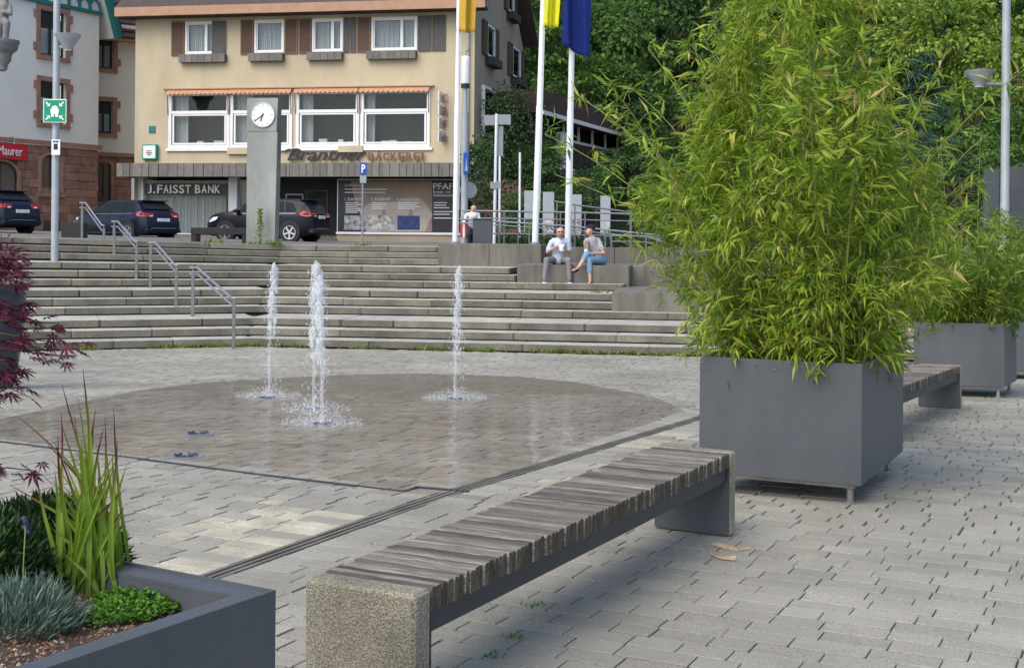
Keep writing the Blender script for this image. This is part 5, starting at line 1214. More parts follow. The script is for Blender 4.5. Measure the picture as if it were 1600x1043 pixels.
flagpole('leftmost white flagpole, left of the grey cabinet', 711, 381, 716, 50, 34.0, 'golden yellow flag hanging from the leftmost pole', 'flag_gold', 713, 742, 50, 1, .04, .07)
flagpole('middle white flagpole, leaning slightly, left of the seated man', 836, 382, 847, 45, 34.1, 'lemon yellow flag hanging from the middle pole', 'flag_yellow', 848, 872, 43, 2, .04, .085)
flagpole('rightmost white flagpole, behind the seated man', 887, 380, 893, 80, 35.2, 'dark blue flag hanging in folds from the rightmost pole', 'flag_blue', 878, 921, 72, 3, .36, .085)
# ------------------------------------------------------------------ smaller posts and signs
def plate(t, name, q, Y, mat, th=.02, rz=0.):
    a, b = W(q[0], q[1], Y), W(q[2], q[3], Y); return MB().bbox(a.x, b.x, Y - th, Y, b.z, a.z, .004).build(name, mat, t)
b = W(566, 385, 36.4); b.z = Z12; t = thing('parking_sign', 'thin post with a small blue parking sign in front of the poster', 'sign', b)
MB().tube([b, Vector((b.x, b.y, W(567, 256, 36.4).z))], .028, 10).build('post', 'galv', t, True); plate(t, 'plate', (562.5, 254, 573, 273), 36.35, 'sign_blue'); plate(t, 'supplementary_plate', (562.5, 274.5, 572.5, 286), 36.35, 'sign_grey')
a, c = W(565, 270, 36.35), W(571, 257, 36.35); text('lettering', 'P', Vector((a.x, 36.325, a.z)), Vector((1, 0, 0)), Zv, c.x - a.x, c.z - a.z, 'sign_white', t, .004, bold=.02)
YL = 37.0; b = W(725, 382, YL); b.z = Z12; t = thing('column_lamp', 'grey column lamp with white cylindrical head beside the leftmost flagpole', 'street lamp', b)
def zz_(py): return W(727, py, YL).z - b.z
MB().lathe([(.1, 0), (.1, zz_(174)), (.06, zz_(173)), (.06, zz_(139)), (.1, zz_(138)), (.115, zz_(131))], b, 16).build('pole', 'post_grey', t, True)
MB().lathe([(.115, zz_(131)), (.12, zz_(128)), (.12, zz_(90)), (.10, zz_(88))], b, 18).build('lamp_head', 'lamp_white', t, True); MB().lathe([(.12, zz_(138)), (.125, zz_(131))], b, 16).build('collar', 'black', t)
MB().tube([Vector((b.x, b.y, b.z + zz_(88))), Vector((b.x + .02, b.y, b.z + zz_(80))), Vector((b.x + .1, b.y, b.z + zz_(79)))], .015, 6).build('hook', 'black', t)
t = thing('footpath_sign', 'blue footpath sign seen edge-on on the column lamp', 'sign', W(729, 272, YL)); a, c = W(724, 272, YL - .15), W(733, 239, YL - .15)
mb = MB().bbox(a.x, c.x, YL - .3, YL - .12, a.z, c.z, .01); mb.build('plate', 'sign_blue', t); MB().prism([(a.x + .04, YL - .305, a.z + .08), (c.x - .03, YL - .305, a.z + .08), ((a.x + c.x) / 2 + .01, YL - .305, c.z - .12)], (0, .004, 0)).build('symbol', 'sign_grey', t)
t = thing('round_sign', 'grey back of a traffic sign beside the column lamp', 'sign', W(733, 300, YL)); MB().lathe([(.24, 0), (.24, .02)], n=24).build('disc', 'sign_grey', t).matrix_basis = Matrix.Translation(W(732, 297, YL + .3)) @ Matrix.Rotation(rad(90), 4, 'X')
YD = 38.5; b = W(772, 382, YD); b.z = Z12; t = thing('direction_sign', 'white post with grey direction boards seen from behind', 'sign', b)
top = W(776, 178, YD); MB().tube([b, Vector((top.x, top.y, top.z))], .045, 10).build('post', 'pole_white', t, True); plate(t, 'board', (757, 180, 775, 196), YD, 'sign_grey'); plate(t, 'board', (777, 179, 798, 195), YD, 'sign_grey')
plate(t, 'notice', (777, 197, 786, 244), YD + .05, 'sign_grey'); plate(t, 'notice_small', (766, 284, 781, 295), YD - .05, 'sign_grey')
for px, y0, y1, lab in ((780.5, 244, 352, 'thin white pole right of the direction sign post'), (812, 238, 345, 'thin white pole between direction sign and middle flagpole')):
    b = W(px, y1, 41); b.z = Z12; t = thing('thin_pole', lab, 'pole', b); tp = W(px + .5, y0, 41); MB().tube([b, tp], .035, 8).build('shaft', 'pole_white', t, True); MB().lathe([(.06, 0), (.06, .04)], b, 10).build('base', 'galv', t)
# grey cabinet, black bench and black box on the street
a, c = W(739, 380, 34.9), W(769, 343, 34.9); t = thing('utility_cabinet', 'plain dark grey cabinet at the head of the steps', 'cabinet', (a.x, 34.9, 1.3)); MB().bbox(a.x, c.x, 34.8, 35.3, 1.3, c.z, .015).build('body', 'sign_grey', t).data.materials[0] = MT['anthracite']; MB().bbox(a.x - .02, c.x + .02, 34.78, 35.32, c.z, c.z + .03, .008).build('lid', 'anthracite', t)
Yq = 37.5; a, c = W(301, 381, Yq), W(390, 356, Yq); t = thing('street_bench', 'low black bench in front of the dark parked SUV', 'bench', (a.x, Yq, Z12)); MB().bbox(a.x, c.x, Yq - .25, Yq + .25, c.z - .2, c.z, .012).build('seat', 'black', t)
for x in (a.x + .01, c.x - .17): MB().bbox(x, x + .16, Yq - .24, Yq + .24, Z12 - .01, c.z - .2, .01).build('leg', 'black', t)
Yq = 37.0; a, c = W(101, 376, Yq), W(132, 347, Yq); t = thing('black_planter', 'black box planter before the nose of the blue hatchback', 'planter', (a.x, Yq, Z12)); MB().bbox(a.x, c.x, Yq - .3, Yq + .3, Z12, c.z, .015).build('body', 'black', t); MB().box(a.x + .05, c.x - .05, Yq - .25, Yq + .25, c.z - .03, c.z + .004).build('soil', 'soil', t)
# ------------------------------------------------------------------ ramp railings
def railing(label, top, Y0, Y1, posts, zb, drop=(0, .28, .5), mat='galv'):
    t = thing('ramp_railing', label, 'railing', W(top[0][0], top[0][1], Y0)); n = len(top)
    P = [W(x, y, Y0 + (Y1 - Y0) * i / max(1, n - 1)) for i, (x, y) in enumerate(top)]
    for dz in drop: MB().tube([p - Vector((0, 0, dz)) for p in P], .025 if dz == 0 else .016, 8).build('rail', mat, t)
    for f in posts:
        k = min(n - 2, int(f * (n - 1))); p = P[k].lerp(P[k + 1], f * (n - 1) - k); b_ = zb if not callable(zb) else zb(p)
        MB().box(p.x - .02, p.x + .02, p.y - .02, p.y + .02, b_, p.z).build('post', 'post_dark', t)
railing('long level steel ramp railing behind the flagpoles', [(722, 329), (905, 332), (1130, 338)], 36.5, 36.5, (.02, .18, .24, .42, .52, .68, .85, 1), 1.25, (0, .2, .62))
railing('sloping pair of bright steel handrails on the ramp', [(718, 342), (900, 354), (1130, 378)], 35.9, 35.6, (.17, .3, .44, .6, .8), 1.0, (0, .10))
railing('dark handrail of the steps climbing behind the couple', [(864, 314), (905, 321), (1005, 334), (1110, 336)], 37.5, 37, (.05, .28, .6, .9), 1.2, (0,), 'post_dark')
railing('near railing of the ramp at the right of the seated woman', [(955, 368), (1010, 369), (1075, 392), (1140, 408)], 32.3, 31.2, (0, .33, .42, .66, .98), .85, (0, .14), 'post_dark')
# info boards
for k, (x0, y0, x1, y1, lab) in enumerate(((819, 298, 834, 348, 'leftmost upright info board with green picture'), (848, 300, 866, 349, 'second info board from the left, landscape picture at its foot'), (893, 304, 909, 347, 'third info board from the left, right of the rightmost flagpole'), (938, 306, 954, 346, 'rightmost info board, half behind bamboo leaves'))):
    Y = 44.; a, c = W(x0, y1, Y), W(x1, y0, Y); t = thing('info_board', lab, 'board', (a.x, Y, Z12), group='upright info boards'); a.z = 1.5
    MB().bbox(a.x, c.x, Y - .03, Y + .03, a.z, c.z, .008).build('panel', 'board_white', t); h = c.z - a.z
    MB().box(a.x + .03, c.x - .03, Y - .036, Y - .031, a.z + .04, a.z + h * .42).build('picture', ('tree_light', 'photo_b', 'photo_a', 'board_image')[k], t)
    for x in (a.x + .03, c.x - .03): MB().box(x - .02, x + .02, Y - .02, Y + .02, Z12 - .03, a.z).build('leg', 'galv', t)
for k, (x0, y0, x1, y1, lab) in enumerate(((1538, 264, 1562, 322, 'left one of two tall grey panels behind the right lamp post'), (1572, 261, 1606, 322, 'right one of two tall grey panels, at the picture edge'))):
    Y = 31 + k * .4; a, c = W(x0, y1, Y), W(x1, y0, Y); t = thing('grey_panel', lab, 'panel', (a.x, Y, .4)); MB().bbox(a.x, c.x, Y, Y + .12, 1.2, c.z, .01).build('panel', 'anthracite', t)
    MB().box(a.x + .1, c.x - .1, Y + .03, Y + .09, .39, 1.2).build('stand', 'sandstone', t)
# ------------------------------------------------------------------ cars
def car(label, cpx, Y, ang, paint, L=4.33, Wd=1.79, Ht=1.48, z=Z12, suv=False):
    c = W(cpx, 380, Y); c.z = z; t = thing('parked_car', label, 'car', c, ang, 'cars parked above the steps'); K = dict(parent=t, world=False)
    k = Ht / 1.48; l = L / 4.33; hw = Wd / 2
    top = [(-2.16, .62), (-2.13, .90), (-2.02, 1.02), (-1.86, 1.12), (-1.5, 1.40), (-1.0, 1.465), (-.2, 1.48), (.35, 1.44), (.75, 1.27), (1.18, 1.02), (1.6, .94), (1.95, .82), (2.1, .68), (2.16, .55)]
    if suv: top = [(-2.16, .62), (-2.14, .95), (-2.06, 1.06), (-1.96, 1.18), (-1.68, 1.42), (-1.1, 1.48), (-.2, 1.48), (.35, 1.43), (.75, 1.27), (1.15, 1.06), (1.65, 1.0), (2.0, .9), (2.12, .72), (2.16, .55)]
    def sec(x, zt_):
        e = max(0, abs(x) - 1.45) / .71; w = hw * (1 - .20 * e ** 2); zb = .20 + .10 * e ** 2; belt = min(.95, zt_ - .035); gh = max(0., zt_ - .99); wr = w * (.96 - .30 * min(1, gh / .3) * (gh / .49) ** .3) if gh > .0 else w * .93
        return [(0, zb), (w * .9, zb), (w * .985, zb + .1), (w, .45), (w, .62), (w * .975, belt * .9 if belt > .7 else (belt + .62) / 2), (w * .95, belt), ((w * .95 + wr) / 2, (belt + zt_ - .05) / 2 if gh > 0 else belt + .012), (wr, zt_ - .05 if gh > 0 else zt_ - .018), (wr * .82, zt_ - .008), (0, zt_)]
    xs = np.interp(np.linspace(0, 1, 44), np.linspace(0, 1, len(top)), [p[0] for p in top]); S = []
    for x in xs: S.append([(x * l, y, zq * k) for y, zq in sec(x, float(np.interp(x, [p[0] for p in top], [p[1] for p in top])))])
    mb = MB(); m = len(S[0])
    for s in S:
        mb.v += s; mb.v += [(x, -y, zq) for x, y, zq in s]
    for i in range(len(S) - 1):
        for j in range(m - 1):
            a = i * 2 * m + j; b_ = a + 2 * m; mb.f.append((a, a + 1, b_ + 1, b_)); mb.f.append((a + m, b_ + m, b_ + m + 1, a + m + 1)); mb.m += [0, 0]
    for i in (0, len(S) - 1): o = i * 2 * m; mb.f.append(tuple(range(o, o + m)) + tuple(range(o + 2 * m - 1, o + m - 1, -1))); mb.m.append(0)
    body = mb.build('body', paint, t, False, False); bm = bmesh.new(); bm.from_mesh(body.data); bmesh.ops.remove_doubles(bm, verts=bm.verts[:], dist=.001); bmesh.ops.recalc_face_normals(bm, faces=bm.faces[:]); bm.to_mesh(body.data); bm.free(); shade(body.data, 32)
    def ytop(x): return float(np.interp(x, [p[0] for p in top], [p[1] for p in top]))
    def half(x, zq):
        s = sec(x, ytop(x)); return float(np.interp(zq, [p[1] for p in s[2:9]], [p[0] for p in s[2:9]]))
    def sidepoly(name, poly, mat, sd, off=.012):
        n = len(poly); vs = [(x * l, sd * (half(x, zq) + off), zq * k) for x, zq in poly]; MB().prism(vs, (0, -sd * .02, 0)).build(name, mat, **K)
    rr = -1.66 if suv else -1.50
    for sd in (-1, 1):
        sidepoly('side_window', [(.92, 1.0), (.74, 1.17), (.40, 1.36), (-.22, 1.40), (-.22, .985)], 'car_glass', sd)
        sidepoly('side_window', [(-.30, .985), (-.30, 1.40), (-.92, 1.38), (-1.02, .995)], 'car_glass', sd)
        sidepoly('quarter_window', [(-1.10, 1.0), (-1.0, 1.37), (-1.28, 1.33), (-1.5, 1.10), (-1.45, 1.03)], 'car_glass', sd)
        sidepoly('waist_trim', [(1.0, .955), (1.0, .975), (-1.5, .985), (-1.5, .965)], 'trim_dark', sd, .014)
        sidepoly('sill_trim', [(1.0, .27), (1.0, .33), (-1.0, .33), (-1.0, .27)], 'black', sd, .01)
        for x in (.0, -.82): sidepoly('door_handle', [(x, .86), (x, .89), (x - .2, .895), (x - .2, .865)], paint, sd, .03)
        for x in (-.26, -1.06, .95): sidepoly('door_gap', [(x, .36), (x + .012, .36), (x + .012, .94), (x, .94)], 'black', sd, .004)
        MB().bbox(.72 * l, .92 * l, min(sd * hw * .97, sd * (hw + .18)), max(sd * hw * .97, sd * (hw + .18)), .97 * k, 1.1 * k, .03).build('mirror', paint, **K)
        sidepoly('tail_light', [(-1.72, .90), (-1.66, 1.0), (-1.80, 1.06), (-2.04, 1.0), (-2.1, .90), (-1.95, .86)], 'red_lens', sd, .016)
        MB().bbox(-2.15 * l, -2.03 * l, min(sd * .40 * hw / .9, sd * .70 * hw / .9), max(sd * .40 * hw / .9, sd * .70 * hw / .9), .84 * k, .98 * k, .02).build('tail_light', 'red_lens', **K)
        MB().bbox(-2.165 * l, -2.05 * l, min(sd * .46, sd * .60), max(sd * .46, sd * .60), .86 * k, .91 * k, .01).build('reversing_light', 'white_lens', **K)
        sidepoly('headlight', [(1.72, .74), (1.62, .85), (1.86, .83), (2.05, .72), (2.02, .66)], 'white_lens', sd, .012)
    gl = [(-1.86, 1.135), (rr + .02, 1.395)]
    wA, wB = .62, .50
    MB().prism([(-1.885 * l - (.1 if suv else 0), -wA, 1.125 * k), (-1.885 * l - (.1 if suv else 0), wA, 1.125 * k), (rr * l - .03, wB, 1.40 * k), (rr * l - .03, -wB, 1.40 * k)], (-.012, 0, .014)).build('rear_window', 'car_glass', **K)
    MB().prism([(1.14 * l, -.66, 1.045 * k), (1.14 * l, .66, 1.045 * k), (.47 * l, .54, 1.395 * k), (.47 * l, -.54, 1.395 * k)], (.012, 0, .016)).build('windscreen', 'car_glass', **K)
    MB().bbox((rr - .20) * l, (rr + .12) * l, -.56, .56, 1.415 * k, 1.45 * k, .012).build('roof_spoiler', paint, **K)
    MB().bbox(-2.185 * l, -2.10 * l, -.26, .26, .70 * k if not suv else .80 * k, .81 * k if not suv else .91 * k, .006).build('number_plate', 'plate', **K)
    MB().bbox(-2.19 * l, -1.95 * l, -hw * .86, hw * .86, .30 * k, .46 * k, .04).build('rear_bumper', 'black' if suv else paint, **K)
    MB().box(-2.195 * l, -2.16 * l, -.5, .5, .455 * k, .475 * k).build('bumper_trim', 'chrome', **K)
    wr = .325 if not suv else .36
    for x in (-1.30 * l, 1.32 * l):
        for sd in (-1, 1):
            y = sd * (hw - .10); a = MB().lathe([(wr + .05, -.1), (wr + .05, .112)], n=26).build('wheel_arch', 'black', **K); a.matrix_basis = Matrix.Translation((x, sd * (hw - .10), wr + .02)) @ Matrix.Rotation(-sd * rad(90), 4, 'X')
            w = MB().lathe([(wr * .7, -.1), (wr * .96, -.1), (wr, -.06), (wr, .09), (wr * .95, .125), (wr * .68, .125)], n=26).build('wheel', 'tyre', t, True, False); w.matrix_basis = Matrix.Translation((x, y, wr)) @ Matrix.Rotation(-sd * rad(90), 4, 'X')
            mb = MB().lathe([(wr * .68, .10), (wr * .70, .13), (wr * .62, .128), (wr * .60, .105)], n=26).lathe([(.05, .1), (.05, .13)], n=10)
            for q_ in range(5):
                a_ = q_ * 1.2566; mb.box(-.03, .03, .03, wr * .66, .105, .127, Matrix.Rotation(a_, 4, 'Z'))
            mb.build('rim', 'rim', w, world=False)
    MB().box(1.0 * l, 2.05 * l, -hw * .7, hw * .7, .2, .5).build('underbody', 'black', **K)
    return t
HT = math.pi
car('dark blue hatchback parked behind the upper handrails', 196, 47.2, HT - rad(36), 'navy_car', 4.2, 1.76, 1.47)
car('black SUV with lit red tail light half hidden by the clock pillar', 420, 49.0, HT - rad(17), 'black_car', 4.35, 1.82, 1.60, Z12, True)
car('dark car cut by the left picture edge before the sandstone wall', -32, 44.5, HT - rad(30), 'navy_car', 4.3, 1.8, 1.48, Z12 + .22)
# ------------------------------------------------------------------ people
def V3(px, py, Y): return W(px, py, Y)
def fingers(caps, h, d, side, mat=0):
    d = Vector(d).normalized(); s = Vector(side).normalized()
    caps.append((h, h + d * .055, .026, .028, mat))
    for k in range(4):
        o = h + d * .06 + s * (.027 - .018 * k); L = (.05, .058, .054, .042)[k]; m = o + d * L * .6; caps.append((o, m, .0095, .009, mat)); caps.append((m, m + (d * .5 + Vector((0, -.3, -.4))).normalized() * L * .6, .009, .008, mat))
    caps.append((h + d * .015 + s * .028, h + d * .05 + s * .055, .011, .009, mat))
def seated_man():
    Y = 30.55; base = W(872, 415, Y); t = thing('person', 'seated person in light blue shirt and grey trousers eating from a paper', 'person', (base.x, Y, .915))
    hip = Vector((1.07 * Y / 30.1, Y, 1.02)); c = []
    hx = hip.x
    for sx, kx, fx_ in ((-1, .79, .74), (1, 1.31, 1.33)):
        hp = hip + Vector((sx * .10, 0, 0)); kn = Vector((kx, 30.02, 1.03)); an = Vector((fx_, 29.97, .60))
        c += [(hp, kn, .095, .075, 2), (kn, an, .070, .052, 2), (an, an + Vector((0, 0, -.05)), .045, .04, 3), (Vector((fx_, 30.0, .535)), Vector((fx_ - .02 * sx, 29.82, .522)), .042, .034, 3)]
    sh = hip + Vector((.02, -.19, .475)); c += [(hip + Vector((0, 0, .02)), hip + Vector((0, -.03, .22)), .150, .150, 1), (hip + Vector((0, -.03, .22)), sh + Vector((0, 0, -.08)), .150, .145, 1), (sh + Vector((-.13, 0, -.02)), sh + Vector((.13, 0, -.02)), .085, .085, 1), (hip + Vector((-.09, 0, 0)), hip + Vector((.09, 0, 0)), .11, .11, 2)]
    nk = sh + Vector((.0, -.03, .07)); hd = nk + Vector((.01, -.09, .12)); c += [(sh, nk, .06, .055, 0), (nk, hd, .055, .07, 0), (hd + Vector((0, .02, .03)), hd + Vector((0, -.015, -.035)), .088, .07, 0), (hd + Vector((0, -.085, -.005)), hd + Vector((0, -.10, -.03)), .014, .017, 0)]
    for sx in (-1, 1):
        c.append((hd + Vector((sx * .085, .01, 0)), hd + Vector((sx * .088, .01, -.02)), .014, .012, 0))
        s = sh + Vector((sx * .19, .0, -.04)); el = Vector((hx + sx * .27, Y - .13, 1.22)); c += [(s, s.lerp(el, .7), .062, .064, 1), (s.lerp(el, .6), el, .045, .042, 0)]
        ha = Vector((hx + sx * .085 + .03, Y - .36, 1.36 if sx < 0 else 1.28)); c.append((el, ha, .040, .027, 0)); fingers(c, ha, Vector((-sx * .7, -.3, .25)), (0, -.2, 1))
    lumps('body', c, ['skin', 'shirt_blue', 'trouser_grey', 'shoe_grey'], t, .0105)
    mb = MB(); 
    for q_ in range(40):
        a = q_ / 40 * 6.283; e = hd + Vector((math.cos(a) * .086, math.sin(a) * .082 + .02, .035 + .012 * math.sin(3 * a)))
        if math.sin(a) > -.3: mb.sphere(e + Vector((0, 0, -.02)), .02, 6, 5, (1, 1, 1.5))
    mb.build('hair', 'hair_grey', t, True); MB().lathe([(.001, 0)] and [(.05, -.05), (.058, -.02), (.05, .012)], hd + Vector((0, -.052, -.052)), 14).build('beard', 'hair_grey', t, True)
    g = hd + Vector((0, -.092, .015)); mb = MB()
    for sx in (-1, 1): mb.box(g.x + sx * .035 - .026, g.x + sx * .035 + .026, g.y - .006, g.y, g.z - .016, g.z + .016)
    mb.box(g.x - .08, g.x + .08, g.y + .001, g.y + .006, g.z + .006, g.z + .012); mb.build('glasses', 'black', t)
    for fx_ in (.74, 1.33): MB().bbox(fx_ - .05, fx_ + .05, 29.76, 30.05, .494, .515, .008).build('shoe_sole', 'white_paint', t)
    p = Vector((hx + .06, Y - .42, 1.30)); o = thing('paper_bag', 'crumpled white paper wrapper held by the seated person in blue', 'paper', p); mb = MB().lathe([(.02, -.07), (.05, -.05), (.06, .02), (.075, .08), (.06, .09), (.04, .02)], p, 9); rr_ = random.Random(2); mb.v = [(v[0] + rr_.uniform(-.012, .012), v[1] + rr_.uniform(-.012, .012), v[2] + rr_.uniform(-.012, .012)) for v in mb.v]; mb.build('wrapper', 'paper_white', o)
def shifted(fn, dx, dy):
    before = set(bpy.data.objects); fn()
    for o in set(bpy.data.objects) - before:
        if o.parent is None: o.matrix_basis = Matrix.Translation((dx, dy, 0)) @ o.matrix_basis
shifted(seated_man, .03, .88)
def seated_woman():
    Y = 30.6; hip = Vector((2.03, Y, 1.02)); t = thing('person', 'seated person with short dark hair, patterned top and rolled jeans, legs crossed', 'person', (2.03, Y, .915)); c = []
    kA = Vector((1.70, 30.02, 1.17)); aA = Vector((1.50, 29.80, .86)); c += [(hip + Vector((-.08, 0, .03)), kA, .105, .078, 2), (kA, kA.lerp(aA, .35), .072, .062, 2), (kA.lerp(aA, .3), aA, .054, .036, 0), (aA, aA + Vector((-.13, -.12, -.06)), .034, .03, 0)]
    kB = Vector((1.76, 30.02, 1.04)); aB = Vector((1.79, 29.95, .56)); c += [(hip + Vector((.07, -.05, 0)), kB, .10, .078, 2), (kB, kB.lerp(aB, .55), .074, .066, 2), (kB.lerp(aB, .5), aB, .05, .035, 0), (aB + Vector((0, 0, -.02)), aB + Vector((-.03, -.15, -.045)), .036, .03, 0)]
    c.append((hip + Vector((-.08, 0, 0)), hip + Vector((.09, 0, 0)), .125, .12, 2))
    sh = Vector((1.86, Y - .12, 1.50)); c += [(hip + Vector((0, 0, .05)), hip.lerp(sh, .5), .135, .135, 1), (hip.lerp(sh, .5), sh, .135, .12, 1), (sh + Vector((-.10, -.03, 0)), sh + Vector((.13, .03, 0)), .078, .078, 1)]
    nk = sh + Vector((-.03, -.02, .10)); hd = nk + Vector((-.035, -.04, .13)); c += [(sh, nk, .05, .048, 0), (nk, hd, .048, .062, 0), (hd + Vector((.01, .01, .03)), hd + Vector((-.03, -.01, -.035)), .082, .062, 0), (hd + Vector((-.085, -.03, -.005)), hd + Vector((-.098, -.035, -.022)), .012, .014, 0)]
    s = sh + Vector((.17, .0, -.03)); el = Vector((2.13, Y - .22, 1.20)); ha = Vector((1.80, Y - .42, 1.20)); c += [(s, s.lerp(el, .65), .058, .062, 1), (s.lerp(el, .5), el, .042, .040, 0), (el, ha, .038, .026, 0)]; fingers(c, ha, (-.8, -.2, .15), (0, 0, 1))
    s = sh + Vector((-.16, -.04, -.04)); el = Vector((1.72, Y - .36, 1.24)); ha = Vector((1.66, Y - .44, 1.40)); c += [(s, s.lerp(el, .6), .055, .058, 1), (s.lerp(el, .5), el, .040, .038, 0), (el, ha, .036, .026, 0)]; fingers(c, ha, (.2, -.2, .8), (1, 0, 0))
    lumps('body', c, ['skin', 'print_top', 'denim', 'shoe_black'], t, .0105)
    mb = MB().sphere(hd + Vector((.02, .03, .055)), .096, 16, 12, (1, 1, .85)); rr_ = random.Random(5)
    for k in range(70):
        a, b_ = rr_.uniform(0, 6.28), rr_.uniform(.1, 1.5); q_ = hd + Vector((.025 + .088 * math.cos(a) * math.sin(b_), .035 + .088 * math.sin(a) * math.sin(b_), .055 + .08 * math.cos(b_))); mb.sphere(q_, rr_.uniform(.018, .03), 6, 5)
    mb.build('hair', 'hair_dark', t, True)
    for a_, d_ in ((aA, Vector((-.13, -.12, -.06))), (aB + Vector((0, 0, -.02)), Vector((-.03, -.15, -.045)))):
        mb = MB(); p0 = a_ + Vector((0, .03, -.045)); p1 = a_ + d_ * 1.15 + Vector((0, 0, -.03)); mb.tube([p0, (p0 + p1) / 2, p1], [.036, .04, .034], 8)
        mb.tube([a_ + d_ * .6 + Vector((-.045, 0, -.02)), a_ + d_ * .6 + Vector((0, -.01, .035)), a_ + d_ * .6 + Vector((.045, 0, -.02))], .014, 6); mb.tube([a_ + Vector((-.04, 0, 0)), a_ + Vector((0, -.04, .01)), a_ + Vector((.04, 0, 0))], .012, 6); mb.build('sandal', 'shoe_black', t, True)
    p = Vector((1.70, Y - .48, 1.17)); o = thing('paper_cup', 'white paper cup held by the seated person with crossed legs', 'cup', p); MB().lathe([(.036, 0), (.05, .125), (.053, .13), (.047, .13), (.035, .01)], p, 16).build('cup', 'paper_white', o, True); MB().lathe([(.046, .115), (.046, .118)], p, 14).build('filling', 'skin', o)
shifted(seated_woman, .057, .88)
def bent_person():
    Y = 36.3; x = W(738, 340, Y).x; t = thing('person', 'person in white shirt with a red bag, half hidden behind the grey cabinet', 'person', (x, Y, Z12)); c = []
    for sx in (-1, 1): c += [(Vector((x + sx * .08, Y, Z12 + .06)), Vector((x + sx * .09, Y - .03, Z12 + .32)), .045, .06, 2), (Vector((x + sx * .09, Y - .03, Z12 + .32)), Vector((x + sx * .07, Y + .1, Z12 + .58)), .06, .075, 2), (Vector((x + sx * .08, Y + .02, Z12 + .035)), Vector((x + sx * .1, Y - .12, Z12 + .03)), .04, .034, 3)]
    c += [(Vector((x, Y + .1, Z12 + .6)), Vector((x + .03, Y - .08, Z12 + .86)), .12, .13, 1), (Vector((x - .12, Y - .06, Z12 + .88)), Vector((x + .16, Y - .06, Z12 + .88)), .06, .06, 1), (Vector((x + .03, Y - .1, Z12 + .92)), Vector((x + .04, Y - .16, Z12 + 1.02)), .05, .05, 0), (Vector((x + .04, Y - .14, Z12 + 1.02)), Vector((x + .04, Y - .16, Z12 + 1.06)), .08, .075, 0)]
    for sx in (-1, 1):
        h_ = Vector((x + sx * .2, Y - .2, Z12 + .48)); c += [(Vector((x + sx * .17, Y - .06, Z12 + .86)), Vector((x + sx * .22, Y - .1, Z12 + .66)), .045, .045, 1), (Vector((x + sx * .22, Y - .1, Z12 + .66)), h_, .035, .025, 0)]; fingers(c, h_, (0, -.2, -1), (1, 0, 0))
    lumps('body', c, ['skin', 'white_paint', 'jeans_dark', 'white_paint'], t, .012); MB().sphere(Vector((x + .04, Y - .12, Z12 + 1.075)), .085, 12, 8, (1, 1, .8)).build('hair', 'hair_grey', t, True)
    o = thing('red_bag', 'red and white shoulder bag beside the half hidden person', 'bag', (x - .2, Y - .25, Z12 + .2)); MB().bbox(x - .32, x - .12, Y - .32, Y - .22, Z12 + .25, Z12 + .62, .03).build('body', 'red_cloth', o); MB().bbox(x - .25, x - .19, Y - .327, Y - .3, Z12 + .25, Z12 + .6, .004).build('stripe', 'white_paint', o); MB().tube([Vector((x - .3, Y - .27, Z12 + .6)), Vector((x - .22, Y - .2, Z12 + .85)), Vector((x - .14, Y - .27, Z12 + .6))], .01, 6).build('strap', 'red_cloth', o)
bent_person()
# ------------------------------------------------------------------ trees, ivy, hedges
def crown_mesh(name, seed, mat, nclump=40, per=120, ls=(.2, .42), flat=.8, hollow=.5):
    q = np.random.default_rng(seed); d = unit(q.normal(0, 1, (nclump, 3))); rr = q.uniform(hollow, 1, (nclump, 1)); C = d * rr * np.array([1, 1, flat]); P = []; D = []
    for c, dd in zip(C, d):
        s = q.uniform(.13, .28); e = unit(q.normal(0, 1, (per, 3))) * q.uniform(.5, 1, (per, 1)); P.append(c + e * s * np.array([1.2, 1.2, .7])); D.append(e * .6 + dd * .4 + np.array([0, 0, -.35]))
    P = np.concatenate(P); D = np.concatenate(D); n = len(P); Ln = q.uniform(ls[0], ls[1], n) / 3.4
    V, T = leaf_quads(P, D, q.normal(0, .6, (n, 3)) + np.array([0, 0, 1.]), Ln, Ln * q.uniform(.45, .75, n)); return np_mesh(name, V, T, mat)
CR = {m: [crown_mesh('crown', s + i * 7, m) for s in (1, 2)] for i, m in enumerate(('tree_dark', 'tree_mid', 'tree_light'))}
def tree(label, px, py, Y, r_, mat, k, zbase=None, trunk=True, cat='tree', name='deciduous_tree', sc=(1, 1, 1)):
    c = W(px, py, Y); zb = zh(c.x, Y) - .3 if zbase is None else zbase; t = thing(name, label, cat, (c.x, Y, zb), group='trees on the wooded slope')
    if c.z - zb > .6: 
        MB().tube([Vector((c.x, Y, zb)), Vector((c.x + .1, Y, (zb + c.z) / 2)), Vector((c.x, Y, c.z + r_ * .3))], [.05 * r_ + .06, .04 * r_ + .04, .03], 7).build('trunk', 'bark', t, True)
        rr_ = random.Random(int(px)); mb = MB()
        for j in range(6): a = j * 1.05; mb.tube([Vector((c.x, Y, c.z - r_ * .35)), Vector((c.x + math.cos(a) * r_ * .35, Y + math.sin(a) * r_ * .35, c.z + r_ * .1)), Vector((c.x + math.cos(a) * r_ * .7, Y + math.sin(a) * r_ * .7, c.z + r_ * .3))], [.09, .05, .015], 5)
        mb.build('limbs', 'bark', t)
    o = link('crown', CR[mat][k % 2], t, True, Matrix.Translation(c) @ Matrix.Rotation(k * 1.7, 4, 'Z') @ Matrix.Diagonal((r_ * sc[0], r_ * sc[1], r_ * sc[2], 1))); o['kind'] = 'stuff'
WHERE = ['directly behind the yellow flag', 'right of the lemon flag', 'behind the blue flag', 'right of the blue flag']
